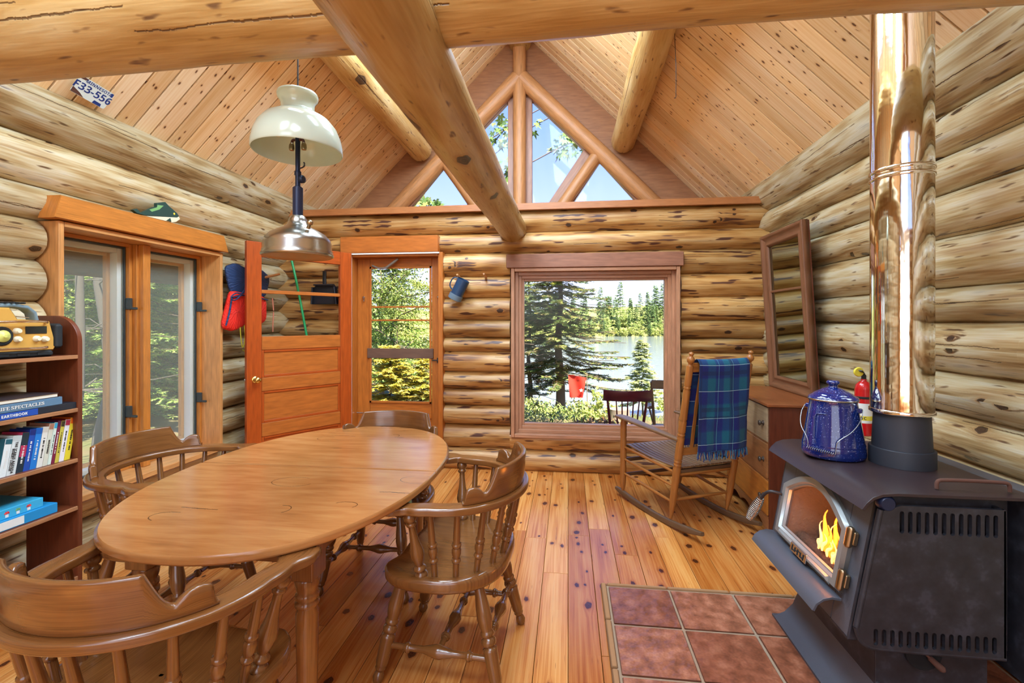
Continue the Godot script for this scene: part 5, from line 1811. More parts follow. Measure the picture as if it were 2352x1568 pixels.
	for q in [Vector3(-0.102, 0.196, 0.0), Vector3(-0.108, 0.17, 0.03), Vector3(-0.098, 0.12, 0.075), Vector3(-0.062, 0.085, 0.112), Vector3(-0.055, 0.06, 0.118), Vector3(-0.057, 0.045, 0.121)]: bail.append(q)
	k.tube(bail, 0.0018, 7)
	bail = []
	for q in [Vector3(0.102, 0.196, 0.0), Vector3(0.104, 0.165, 0.035), Vector3(0.086, 0.12, 0.082), Vector3(0.045, 0.085, 0.116), Vector3(0.04, 0.06, 0.118), Vector3(0.04, 0.035, 0.123)]: bail.append(q)
	k.tube(bail, 0.0018, 7)
	put("bail_wire", k, M.wire, kt)
	k = mb()
	var cl := []
	for j in 161:
		var g := j / 160.0
		cl.append(Vector3(lerpf(-0.057, 0.04, g), lerpf(0.042, 0.033, g) + 0.006 * sin(g * TAU * 14), 0.123 + 0.006 * cos(g * TAU * 14)))
	k.tube(cl, 0.0014, 5, Vector3.RIGHT)
	put("bail_coil", k, M.wire, kt)

func hinge_side(fr: Transform3D) -> float:
	# +1 when local +x points towards the camera side of the stove
	return 1.0 if fr.basis.x.z > 0.0 else -1.0

func plate(called: String, m: Material, parent: Node, prof: Array, z0: float, z1: float, th: float) -> void:
	# a bent steel plate: profile in x / y, run along z
	var P := PackedVector2Array()
	var Q := PackedVector2Array()
	for j in prof.size():
		var d: Vector2 = (prof[mini(j + 1, prof.size() - 1)] - prof[maxi(j - 1, 0)]).normalized()
		var nn := Vector2(-d.y, d.x)
		P.append(prof[j])
		Q.append(prof[j] + nn * th * (1.0 if nn.y < 0 else -1.0))
	Q.reverse()
	P.append_array(Q)
	var k := mb()
	k.extrude(P, z0, z1, 0.001, false, 45.0)
	put(called, k, m, parent)

# ---------------------------------------------------------------- small things
func small_things() -> void:
	# hanging lamp over the table
	var L := thing("hanging_lamp", "old mantle lamp with a milk glass shade hanging over the table", "lamp", Vector3(-0.99, 1.60, -1.62))
	var k := mb()
	k.lathe([[0.10, 0.004], [0.118, 0.0], [0.124, 0.004], [0.124, 0.012], [0.12, 0.016], [0.121, 0.022], [0.118, 0.026], [0.117, 0.05], [0.112, 0.066], [0.096, 0.084], [0.072, 0.098], [0.05, 0.108], [0.036, 0.12], [0.032, 0.135], [0.026, 0.150], [0.02, 0.153]], 48)
	put("fuel_tank", k, M.nickel, L)
	k = mb()
	k.spindle(Vector3(0.07, 0.095, 0.05), Vector3(0.085, 0.12, 0.06), [[0, 0.007], [0.5, 0.006], [0.6, 0.011], [0.9, 0.011], [1, 0.004]], 10)
	put("filler_cap", k, M.old_brass, L)
	k = mb()
	k.lathe([[0.017, 0.15], [0.018, 0.152], [0.018, 0.255], [0.012, 0.26], [0.009, 0.262], [0.009, 0.30], [0.012, 0.302], [0.012, 0.315], [0.0085, 0.318], [0.0085, 0.44]], 20)
	k.spindle(Vector3(0, 0.285, 0), Vector3(0.028, 0.285, 0.008), [[0, 0.007], [0.4, 0.007], [0.5, 0.014], [0.9, 0.014], [1, 0.008]], 12)
	put("valve_stem", k, M.blue_black, L)
	k = mb()
	k.tube([Vector3(0.0, 0.325, 0), Vector3(0.03, 0.328, 0.01), Vector3(0.034, 0.338, 0.012), Vector3(0.03, 0.345, 0.01)], 0.0028, 6)
	put("cleaning_lever", k, M.iron, L)
	for sx in [-1, 1]:
		k = mb()
		k.tube([Vector3(0, 0.43, 0), Vector3(sx * 0.02, 0.435, 0), Vector3(sx * 0.024, 0.42, 0)], 0.005, 8, Vector3.BACK)
		k.lathe([[0.001, 0], [0.001, 0.001]], 6)
		put("burner_tube", k, M.rust, L)
		k = mb(at(Vector3(sx * 0.024, 0.395, 0)))
		k.lathe([[0.008, 0.0], [0.01, 0.008], [0.009, 0.02], [0.006, 0.026]], 12)
		put("burner_tip", k, M.old_brass, L)
	# shade: a thick glass bell
	var P := [[0.154, 0.385], [0.157, 0.39], [0.156, 0.41], [0.150, 0.44], [0.136, 0.475], [0.112, 0.505], [0.082, 0.523], [0.064, 0.53], [0.058, 0.54], [0.057, 0.56], [0.062, 0.575], [0.069, 0.583], [0.071, 0.594], [0.068, 0.602], [0.064, 0.602], [0.066, 0.594], [0.058, 0.58], [0.053, 0.56], [0.054, 0.538], [0.06, 0.526], [0.08, 0.518], [0.109, 0.5], [0.132, 0.472], [0.146, 0.438], [0.152, 0.41], [0.153, 0.39], [0.154, 0.385]]
	k = mb()
	k.lathe(P, 48, false)
	put("glass_shade", k, M.milk_glass, L)
	k = mb()
	k.box(Vector3(0, 0.522, 0), Vector3(0.13, 0.003, 0.012))
	k.box(Vector3(0, 0.522, 0), Vector3(0.012, 0.003, 0.13))
	k.spindle(Vector3(0, 0.43, 0), Vector3(0, 0.54, 0), [[0, 0.006], [1, 0.005]], 8)
	put("shade_holder", k, M.iron, L)
	k = mb()
	k.spindle(Vector3(0, 0.54, 0), Vector3(0, 2.665, 0), [[0, 0.0028], [1, 0.0028]], 6)
	put("hanging_cord", k, M.iron, L)
	# licence plate on the left plate log
	var lp := thing("licence_plate", "weathered licence plate reading MINNESOTA F33-556 on the top wall log", "licence plate", Vector3(-2.60, 2.625, -2.285))
	lp.transform.basis = Basis(Vector3(0, -0.10, -0.995).normalized(), Vector3(0.60, 0.79, -0.08).normalized(), Vector3.ZERO)
	lp.transform.basis.z = lp.transform.basis.x.cross(lp.transform.basis.y).normalized()
	lp.transform.basis.y = lp.transform.basis.z.cross(lp.transform.basis.x).normalized()
	lp.scale = Vector3.ONE * 0.7
	var pp := PackedVector2Array()
	for c in [[0.13, 0.065, 0], [-0.13, 0.065, 1], [-0.13, -0.065, 2], [0.13, -0.065, 3]]:
		for j in 5:
			var g: float = PI / 2 * c[2] + PI / 2 * j / 4.0
			pp.append(Vector2(c[0] + 0.018 * cos(g), c[1] + 0.018 * sin(g)) * Vector2(0.9, 0.9))
	k = mb()
	k.extrude(pp, -0.0012, 0.0, 0.0004)
	put("plate", k, M.plate_white, lp)
	k = mb()
	k.extrude(PackedVector2Array([Vector2(-0.128, 0.072), Vector2(-0.07, 0.073), Vector2(-0.085, 0.055), Vector2(-0.132, 0.05)]), 0.0, 0.0008)
	k.extrude(PackedVector2Array([Vector2(-0.13, -0.03), Vector2(-0.128, -0.072), Vector2(-0.03, -0.072), Vector2(-0.07, -0.05)]), 0.0, 0.0006)
	put("rust_patch", k, M.rust, lp)
	k = mb()
	k.extrude(PackedVector2Array([Vector2(0.035, -0.072), Vector2(0.10, -0.072), Vector2(0.095, -0.048), Vector2(0.04, -0.046)]), 0.0, 0.0008)
	k.extrude(PackedVector2Array([Vector2(0.112, 0.04), Vector2(0.13, 0.04), Vector2(0.13, 0.072), Vector2(0.112, 0.072)]), 0.0, 0.0008)
	put("sticker", k, M.plate_blue, lp)
	text("MINNESOTA", 0.026, M.plate_blue, lp, Transform3D(Basis(), Vector3(0.02, 0.055, 0.0008)))
	text("F33-556", 0.06, M.plate_blue, lp, Transform3D(Basis(), Vector3(0.0, 0.0, 0.0008)))
	# carved fish on the window head
	var fs := thing("fish_carving", "painted green and cream wooden fish on the casement head board", "fish carving", Vector3(-2.66, 2.031, -2.74))
	fs.rotation_degrees.y = 90
	fs.scale = Vector3.ONE * 0.93
	# local x runs along -z, faces +z towards the room
	k = mb()
	k.extrude(PackedVector2Array([Vector2(-0.18, 0.02), Vector2(-0.15, 0.035), Vector2(-0.12, 0.012), Vector2(-0.02, 0.078), Vector2(0.0, 0.085), Vector2(0.0, 0.11), Vector2(0.07, 0.135), Vector2(0.10, 0.115), Vector2(0.17, 0.08), Vector2(0.188, 0.062), Vector2(0.17, 0.045), Vector2(-0.1, 0.004), Vector2(-0.15, 0.004)]), -0.012, 0.012, 0.001)
	put("body", k, M.fish_green, fs)
	k = mb()
	k.extrude(PackedVector2Array([Vector2(-0.09, 0.0), Vector2(0.17, 0.047), Vector2(0.186, 0.058), Vector2(0.196, 0.04), Vector2(0.16, 0.012), Vector2(0.12, 0.0)]), -0.013, 0.013, 0.001)
	put("belly", k, M.fish_cream, fs)
	k = mb()
	k.extrude(PackedVector2Array([Vector2(-0.06, 0.05), Vector2(0.0, 0.08), Vector2(0.005, 0.098), Vector2(0.055, 0.105), Vector2(0.02, 0.07), Vector2(-0.04, 0.04)]), 0.0115, 0.0128)
	put("painted_flash", k, M.fish_light, fs)
	k = mb()
	k.extrude(PackedVector2Array([Vector2(0.075, 0.004), Vector2(0.115, 0.004), Vector2(0.105, 0.028)]), 0.012, 0.02, 0.002)
	put("fin", k, M.fish_green, fs)
	k = mb(Transform3D(Basis(Vector3.RIGHT, PI / 2), Vector3(0.145, 0.068, 0.011)))
	k.lathe([[0.008, 0], [0.008, 0.002], [0.004, 0.003]], 14)
	put("eye", k, M.label_yellow, fs)
	# life vest on the left wall
	var v := thing("life_vest", "red and blue life vest hanging on the wall by the open door", "life vest", Vector3(-2.665, 1.555, -3.60))
	v.scale = Vector3(1.3, 1, 1)
	v.rotation_degrees.y = 90
	# local x runs along -z, z towards the room
	puff("collar_pad", M.vest_blue, v, PackedVector2Array([Vector2(-0.15, 0.03), Vector2(-0.20, 0.24), Vector2(-0.10, 0.285), Vector2(0.0, 0.25), Vector2(0.14, 0.27), Vector2(0.24, 0.21), Vector2(0.19, 0.02), Vector2(0.02, 0.0)]), 0.03)
	puff("front_panel", M.vest_red, v, PackedVector2Array([Vector2(-0.15, 0.06), Vector2(-0.17, -0.02), Vector2(-0.225, -0.24), Vector2(-0.13, -0.27), Vector2(-0.02, -0.22), Vector2(0.0, 0.05)]), 0.045)
	puff("front_panel", M.vest_red, v, PackedVector2Array([Vector2(0.0, 0.05), Vector2(0.0, -0.22), Vector2(0.1, -0.23), Vector2(0.18, -0.18), Vector2(0.18, 0.03)]), 0.045)
	k = mb()
	k.tube([Vector3(-0.165, 0.0, 0.05), Vector3(-0.08, 0.03, 0.062), Vector3(0.05, 0.015, 0.06), Vector3(0.17, 0.0, 0.05)], 0.006, 6)
	k.tube([Vector3(-0.10, 0.03, 0.065), Vector3(-0.17, -0.03, 0.075), Vector3(-0.21, -0.01, 0.07), Vector3(-0.16, 0.04, 0.07), Vector3(-0.10, 0.03, 0.065), Vector3(-0.03, 0.07, 0.07), Vector3(-0.06, 0.09, 0.06), Vector3(-0.10, 0.03, 0.065)], 0.005, 6)
	k.tube([Vector3(-0.165, 0.0, 0.045), Vector3(-0.19, -0.12, 0.05), Vector3(-0.215, -0.22, 0.045)], 0.006, 6)
	put("tie_strap", k, M.vest_blue, v)
	k = mb()
	k.tube([Vector3(-0.08, -0.22, 0.03), Vector3(-0.075, -0.34, 0.035), Vector3(-0.06, -0.42, 0.035), Vector3(-0.035, -0.33, 0.035), Vector3(-0.04, -0.22, 0.03)], 0.004, 6)
	k.tube([Vector3(-0.06, -0.42, 0.035), Vector3(-0.03, -0.44, 0.035), Vector3(0.0, -0.46, 0.03)], 0.0035, 6)
	put("pull_cord", k, M.cord_yellow, v)
	k = mb()
	k.tube([Vector3(0.23, 0.02, 0.04), Vector3(0.245, -0.1, 0.04), Vector3(0.235, -0.2, 0.04), Vector3(0.24, -0.28, 0.035)], 0.005, 6)
	put("side_cord", k, M.cord_pink, v)
	k = mb()
	k.spindle(Vector3(0.16, 0.19, 0.0), Vector3(0.22, 0.235, 0.12), [[0, 0.011], [1, 0.011]], 10)
	put("peg", k, M.fir_pale, v)
	# broom and dustpan behind the open door
	var br := single("broom", "green-handled broom behind the open door's glass", "broom", tube_mb([Vector3(-2.62, 2.0, -4.165), Vector3(-2.545, 1.7, -4.16), Vector3(-2.45, 1.25, -4.15)], 0.011), M.green_stick)
	k = mb()
	k.tube([Vector3(-2.45, 1.25, -4.15), Vector3(-2.36, 0.82, -4.14)], 0.011)
	put("lower_handle", k, M.green_stick, br)
	k = mb()
	k.sweep([Vector3(-2.36, 0.82, -4.14), Vector3(-2.35, 0.76, -4.135), Vector3(-2.34, 0.6, -4.12)], func(f): return Vector2(0.02 + 0.12 * f, 0.015 + 0.02 * f), 12, Vector3.BACK, 3.0)
	put("bristles", k, M.fish_light, br)
	var dp := thing("dustpan", "black dustpan hanging on the back wall behind the open door", "dustpan", Vector3(-2.28, 1.63, -4.19))
	k = mb()
	k.extrude(PackedVector2Array([Vector2(-0.125, -0.1), Vector2(0.135, -0.1), Vector2(0.115, 0.06), Vector2(0.09, 0.085), Vector2(-0.09, 0.085), Vector2(-0.115, 0.06)]), 0.0, 0.012, 0.004)
	put("pan", k, M.black_plastic, dp)
	k = mb()
	for q in [[Vector3(-0.118, -0.1, 0.03), Vector3(-0.108, 0.06, 0.03)], [Vector3(0.128, -0.1, 0.03), Vector3(0.108, 0.06, 0.03)], [Vector3(-0.095, 0.082, 0.03), Vector3(0.095, 0.082, 0.03)]]:
		k.sweep([q[0], q[1]], func(_f): return Vector2(0.008, 0.024), 8, Vector3.BACK, 4.0)
	put("pan_rim", k, M.black_plastic, dp)
	k = mb()
	k.sweep([Vector3(0, 0.085, 0.02), Vector3(0, 0.14, 0.022), Vector3(0, 0.21, 0.02)], func(_f): return Vector2(0.018, 0.01), 10, Vector3.BACK, 3.0)
	put("handle", k, M.black_plastic, dp)
	# tin mug and pegs on the back wall
	for q in [[-1.006, 1.795, "wooden wall peg holding the blue tin mug"], [-0.759, 1.80, "bare wooden wall peg beside the picture window"]]:
		k = mb()
		k.spindle(Vector3(q[0], q[1] - 0.02, -4.29), Vector3(q[0], q[1], -4.18), [[0, 0.011], [0.9, 0.011], [1, 0.008]], 10)
		single("wall_peg", q[2], "peg", k, M.fir_pale)
	var mg := thing("tin_mug", "dark blue tin mug hanging by its handle on a wall peg", "mug", Vector3(-0.985, 1.66, -4.172))
	mg.rotation_degrees = Vector3(8, 0, 0)
	mg.rotate_object_local(Vector3.BACK, deg_to_rad(-28))
	k = mb()
	k.lathe([[0.05, -0.098], [0.062, -0.098], [0.062, -0.05], [0.057, -0.048], [0.057, 0.098], [0.053, 0.098], [0.053, -0.09], [0.02, -0.092]], 32)
	put("cup", k, M.blue_tin, mg)
	k = mb()
	k.lathe([[0.0625, -0.1], [0.0635, -0.098], [0.0635, -0.052], [0.0625, -0.05]], 32, false)
	put("base_band", k, M.tin_rim, mg)
	k = mb()
	k.tube([Vector3(-0.057, 0.085, 0), Vector3(-0.09, 0.08, 0), Vector3(-0.102, 0.04, 0), Vector3(-0.095, -0.01, 0), Vector3(-0.06, -0.03, 0)], 0.006, 8, Vector3.BACK)
	put("handle", k, M.blue_tin, mg)
	# driftwood over the screen door
	k = mb()
	k.tube([Vector3(-1.87, 1.905, -4.31), Vector3(-1.80, 1.875, -4.29), Vector3(-1.73, 1.875, -4.285), Vector3(-1.67, 1.91, -4.285), Vector3(-1.63, 1.955, -4.29)], 0.009, 8)
	k.tube([Vector3(-1.72, 1.88, -4.285), Vector3(-1.64, 1.93, -4.27), Vector3(-1.60, 1.962, -4.275)], 0.012, 8)
	single("driftwood_stick", "forked grey driftwood stick above the screen door", "stick", k, M.driftwood)
	# fire extinguisher on the right wall
	var ex := thing("fire_extinguisher", "red fire extinguisher on the log wall behind the flue pipe", "extinguisher", Vector3(1.605, 0.745, -2.77))
	k = mb()
	k.lathe([[0.02, 0.0], [0.038, 0.0], [0.042, 0.006], [0.042, 0.25], [0.036, 0.275], [0.022, 0.29], [0.014, 0.294], [0.014, 0.306]], 28)
	put("cylinder", k, M.ext_red, ex)
	k = mb()
	k.lathe([[0.0425, 0.07], [0.0428, 0.071], [0.0428, 0.175], [0.0425, 0.176]], 28, false)
	put("label", k, M.label_white, ex)
	k = mb()
	k.lathe([[0.0431, 0.085], [0.0432, 0.086], [0.0432, 0.108], [0.0431, 0.109]], 28, false)
	put("class_label", k, M.label_yellow, ex)
	for j in 3:
		# letters stand round the cylinder, facing the camera
		var g := deg_to_rad(-62.0 + j * 20.0)
		var o := Vector3(sin(g), 0, cos(g))
		text("ABC"[j], 0.016, M.ink, ex, Transform3D(Basis(Vector3(cos(g), 0, -sin(g)), Vector3.UP, o), Vector3(0, 0.097, 0) + o * 0.0434))
	k = mb()
	k.lathe([[0.0435, 0.2], [0.0445, 0.201], [0.0445, 0.212], [0.0435, 0.213]], 28, false)
	put("bracket_strap", k, M.iron, ex)
	k = mb()
	k.box(Vector3(0.0, 0.315, 0), Vector3(0.02, 0.03, 0.02), 0.004)
	k.sweep([Vector3(0, 0.325, 0), Vector3(-0.02, 0.345, 0.02), Vector3(-0.04, 0.355, 0.04)], func(_f): return Vector2(0.009, 0.003), 8)
	put("valve_lever", k, M.iron, ex)
	k = mb(Transform3D(Basis(Vector3.RIGHT, PI / 2), Vector3(-0.035, 0.345, 0.01)))
	k.lathe([[0.024, 0], [0.026, 0.006], [0.022, 0.012]], 18)
	put("gauge_tag", k, M.label_yellow, ex)
	# thin wire hanging from the right purlin
	k = mb()
	k.tube([Vector3(0.72, 3.36, -3.30), Vector3(0.73, 3.1, -3.30), Vector3(0.73, 2.9, -3.30), Vector3(0.725, 2.885, -3.295), Vector3(0.715, 2.885, -3.29)], 0.0022, 5)
	single("hanging_wire", "thin dark wire hanging from the purlin in front of the ceiling boards", "wire", k, M.iron)

func tube_mb(path: Array, r: float) -> MB:
	var k := mb()
	k.tube(path, r, 10)
	return k

func puff(called: String, m: Material, parent: Node, poly: PackedVector2Array, th: float) -> void:
	# a padded panel: rounded outline, thick in the middle
	var P := PackedVector2Array()
	for q in poly.size():
		var a := poly[(q + poly.size() - 1) % poly.size()]
		var b := poly[q]
		var c := poly[(q + 1) % poly.size()]
		for f in [0.15, 0.5, 0.85]:
			var p0 := b + (a - b) * 0.3
			var p1 := b + (c - b) * 0.3
			P.append(p0.lerp(b, f).lerp(b.lerp(p1, f), f))
	var cen := Vector2.ZERO
	for p in P: cen += p
	cen /= P.size()
	var R := []
	for lv in [[0.05, -0.2], [0.9, -0.2], [1.0, 0.2], [0.97, 0.6], [0.88, 0.85], [0.6, 0.98], [0.05, 1.0]]:
		var r := PackedVector3Array()
		for p in P:
			var w: Vector2 = cen + (p - cen) * lv[0]
			r.append(Vector3(w.x, w.y, th * lv[1]))
		R.append(r)
	var k := mb()
	k.rings(R, true, true)
	put(called, k, m, parent)

# ---------------------------------------------------------------- outdoors
func ground_y(x: float, z: float) -> float:
	var y := -0.36
	y -= 1.75 * smoothstep(7.0, 18.5, -z) * smoothstep(-10.0, -3.0, x)
	y += 0.07 * sin(x * 1.3) * cos(z * 1.1) * smoothstep(6.0, 8.0, -z)
	y += 0.8 * smoothstep(5.0, 16.0, -x)
	return y

func leaf(k: MB, p: Vector3, d: Vector3, s: Vector3, l: float, w: float, nn: Vector3) -> void:
	nn = d.cross(s).normalized()
	if nn.y < 0.0:
		nn = -nn
		s = -s
	var a := k.v.size()
	k.v.append(p); k.v.append(p + d * l * 0.45 + s * w); k.v.append(p + d * l); k.v.append(p + d * l * 0.45 - s * w)
	for q in 4:
		k.n.append(nn); k.c.append(k.tint); k.t.append(Vector2.ZERO)
	k.i.append_array(PackedInt32Array([a, a + 1, a + 2, a, a + 2, a + 3]))

func rdir() -> Vector3:
	var z := rnd(-1, 1)
	var g := rnd(0, TAU)
	var r := sqrt(1 - z * z)
	return Vector3(r * cos(g), z, r * sin(g))

func shade(cols: Array) -> Color:
	var c: Color = cols[rng.randi_range(0, cols.size() - 1)]
	var g := rnd(0.8, 1.2)
	return Color(c.r * g, c.g * g, c.b * g)

func spruce(h: float, r0: float, y0: float, dy: float, nb: int, fine: bool, cols: Array, trunk_r: float, bare := 0.0, twig := 0.17) -> Array:
	var wood_ := mb()
	wood_.tint = Color(0.17, 0.125, 0.10)
	var path := []
	for j in 13: path.append(Vector3(0.03 * sin(j * 1.1), -0.25 + (h + 0.2) * j / 12.0, 0.03 * cos(j * 1.7)))
	wood_.sweep(path, func(f): return Vector2(1, 1) * (trunk_r * (1.0 - 0.93 * f) * (1.25 if f < 0.03 else 1.0)), 10, Vector3.BACK, 2.0)
	var fo := mb()
	var y := y0
	while y < h - 0.05:
		var f := (y - y0) / (h - y0)
		var L0 := r0 * pow(1.0 - f, 0.75) + 0.06
		for b in nb:
			var g := TAU * b / nb + rnd(-0.5, 0.5) + y * 3.0
			var dir := Vector3(cos(g), 0, sin(g))
			var L := L0 * rnd(0.55, 1.12)
			var side := dir.cross(Vector3.UP)
			var o := Vector3(0, y + rnd(-dy, dy) * 0.5, 0)
			var dr := rnd(0.22, 0.5)
			var bp := func(s: float) -> Vector3: return o + dir * L * s + Vector3.UP * L * (-dr * s + 0.22 * s * s)
			var dead := rng.randf() < bare * (1.0 - f)
			if fine or dead: wood_.tube([bp.call(0.0), bp.call(0.5), bp.call(1.0)], 0.003 + 0.003 * L0, 4)
			if dead: continue
			var s := 0.16 if f < 0.9 else 0.0
			while s < 1.0:
				var p: Vector3 = bp.call(s)
				for sg in [-1.0, 1.0, 0.0]:
					if sg == 0.0 and rng.randf() < 0.6: continue
					var d: Vector3 = (side * sg * rnd(0.5, 1.0) + dir * rnd(0.4, 0.9) + Vector3.UP * rnd(-0.35, 0.15)).normalized()
					var tl := twig * rnd(0.6, 1.3) * (1.0 - 0.45 * s) * (1.0 if fine else 1.7)
					fo.tint = shade(cols)
					if fine:
						var w: Vector3 = d.cross(Vector3.UP).normalized()
						for q in 5:
							var e := q / 5.0
							for s2 in [-1.0, 1.0]:
								var nd: Vector3 = (d * 0.8 + w * s2 * rnd(0.3, 0.9) + Vector3.UP * rnd(-0.3, 0.3)).normalized()
								leaf(fo, p + d * tl * e, nd, nd.cross(Vector3.UP + rdir() * 0.4).normalized(), rnd(0.05, 0.085), 0.011, (Vector3.UP + rdir() * 0.6).normalized())
						leaf(fo, p, d, w, tl * 1.15, 0.014, (Vector3.UP + rdir() * 0.6).normalized())
					else:
						leaf(fo, p, d, d.cross(Vector3.UP + rdir() * 0.5).normalized(), tl, tl * 0.22, (Vector3.UP + rdir() * 0.6).normalized())
				s += (0.046 if fine else 0.15) / maxf(L, 0.2) * 1.0
		y += dy
	return [wood_, fo]

func broadleaf(h: float, r: float, n: int, size: float, cols: Array, trunk_r: float, low := 0.35, lobed := false) -> Array:
	var w := mb()
	w.tint = Color(0.2, 0.16, 0.12)
	var path := []
	for j in 8: path.append(Vector3(rnd(-0.05, 0.05) * h * 0.3, -0.2 + (h * 0.9 + 0.2) * j / 7.0, rnd(-0.05, 0.05) * h * 0.3))
	w.sweep(path, func(f): return Vector2(1, 1) * trunk_r * (1.0 - 0.9 * f), 8, Vector3.BACK, 2.0)
	var fo := mb()
	var nb := int(10 + h * 3)
	for b in nb:
		var f := rnd(low, 1.0)
		var o: Vector3 = path[int(f * 6.99)]
		var g := rnd(0, TAU)
		var L := r * rnd(0.45, 1.0) * (1.15 - 0.6 * absf(f - 0.55))
		var d := Vector3(cos(g), rnd(-0.05, 0.55), sin(g)).normalized()
		var e := o + d * L
		w.tube([o, o.lerp(e, 0.5) + Vector3(0, 0.06 * L, 0), e], 0.006 + 0.006 * L, 5)
		for q in int(n / float(nb)):
			var s := pow(rng.randf(), 0.6)
			var p := o.lerp(e, s) + rdir() * L * 0.28 * rng.randf()
			fo.tint = shade(cols)
			var ld := rdir()
			ld.y -= 0.3
			ld = ld.normalized()
			var nn := (Vector3.UP + rdir() * 0.8).normalized()
			var sd := ld.cross(nn).normalized()
			var z := size * rnd(0.6, 1.2)
			if lobed:
				for a in 5:
					var t := deg_to_rad([-100, -48, 0, 48, 100][a])
					var d2 := ld * cos(t) + sd * sin(t)
					leaf(fo, p, d2, sd * cos(t) - ld * sin(t), z * [0.55, 0.8, 1.0, 0.8, 0.55][a], z * 0.2, nn)
			else: leaf(fo, p, ld, sd, z, z * 0.32, nn)
	return [w, fo]

func plant(called: String, label: String, cat: String, parts: Array, p: Vector3, group := "", turn := 0.0, sc := 1.0, fol := "foliage") -> Node3D:
	var t := thing(called, label, cat, p, turn, group)
	t.scale = Vector3.ONE * sc
	if parts[0].v.size(): put("trunk", parts[0], M.bark, t, true)
	put("foliage", parts[1], M[fol], t, true)
	return t

func again(src: Node3D, called: String, label: String, p: Vector3, turn: float, sc: float, group := "") -> void:
	var o: Node3D = src.duplicate()
	o.name = numbered(called)
	add_child(o)
	o.position = p
	o.rotation_degrees.y = turn
	o.scale = Vector3.ONE * sc
	o.set_meta("label", label)
	if group: o.set_meta("group", group)

func outdoors() -> void:
	mat("bark", Color(1, 1, 1), 0.95, {"colors": true, "bump": "fine", "uv": Vector2(3, 3), "relief": 1.0})
	mat("foliage", Color(1, 1, 1), 0.75, {"colors": true, "back": Color(0.7, 0.7, 0.5)})
	mat("soil", Color(1, 1, 1), 1.0, {"colors": true})
	mat("water", C8(118, 130, 132), 0.06, {"bump": "ripple", "uv": Vector2(0.5, 0.16), "relief": 2.2, "spec": 0.7})
	mat("flag_red", C8(214, 54, 40), 0.8, {"back": Color(0.5, 0.3, 0.3)})
	# ground
	var gr := structure("ground", "sloping lake shore ground of grass and leaf litter")
	var k := mb()
	var nz := FastNoiseLite.new()
	nz.seed = 77
	nz.frequency = 0.35
	var N := 70
	for a in N + 1:
		for b in N + 1:
			var x := lerpf(-30.0, 24.0, a / float(N))
			var z := lerpf(9.0, -30.0, b / float(N))
			var g := 0.5 + 0.5 * nz.get_noise_2d(x * 3.0, z * 3.0)
			k.tint = Color(0.07, 0.09, 0.025).lerp(Color(0.12, 0.08, 0.045), smoothstep(0.45, 0.65, g))
			k.vert(Vector3(x, ground_y(x, z), z), Vector3.UP, Vector2(x, z))
	for a in N:
		for b in N:
			var q := a * (N + 1) + b
			k.itri(q, q + 1, q + N + 2, Vector3.UP); k.itri(q, q + N + 2, q + N + 1, Vector3.UP)
	put("soil", k, M.soil, gr, true)
	# lake
	var lk := structure("lake", "calm lake with a wooded far shore")
	k = mb()
	k.quad(Vector3(-160, -2.04, -10), Vector3(160, -2.04, -10), Vector3(160, -2.04, -150), Vector3(-160, -2.04, -150), Vector3.UP)
	put("water_surface", k, M.water, lk)
	# far shore
	var fs := structure("far_shore", "low wooded far shore of the lake")
	k = mb()
	var R := []
	for j in 33:
		var x := -160.0 + j * 10.0
		var zb := -114.0 - 4.0 * sin(x * 0.05) - 14.0 * smoothstep(25.0, 90.0, absf(x - 5.0)) * -1.0
		R.append(PackedVector3Array([Vector3(x, -3.0, zb), Vector3(x, -1.7, zb - 1.0), Vector3(x, 0.2 + 0.6 * sin(x * 0.11), zb - 9.0), Vector3(x, 5.0 + 1.5 * sin(x * 0.07), zb - 40.0), Vector3(x, -3.0, zb - 41.0)]))
	k.tint = Color(0.22, 0.24, 0.07)
	k.rings(R, false, false)
	put("bank", k, M.soil, fs, true)
	far_forest()
	near_trees()
	leafy_stuff()
	yard()

const SPR := [Color(0.10, 0.17, 0.06), Color(0.14, 0.22, 0.07), Color(0.20, 0.26, 0.08), Color(0.34, 0.34, 0.10), Color(0.24, 0.20, 0.09)]
const LIME := [Color(0.40, 0.50, 0.12), Color(0.50, 0.56, 0.17), Color(0.30, 0.44, 0.11), Color(0.58, 0.58, 0.20)]
const MID := [Color(0.20, 0.34, 0.08), Color(0.28, 0.42, 0.10), Color(0.16, 0.28, 0.08), Color(0.38, 0.46, 0.13)]
const GOLD := [Color(0.60, 0.54, 0.09), Color(0.68, 0.60, 0.14), Color(0.48, 0.48, 0.09), Color(0.54, 0.42, 0.08)]

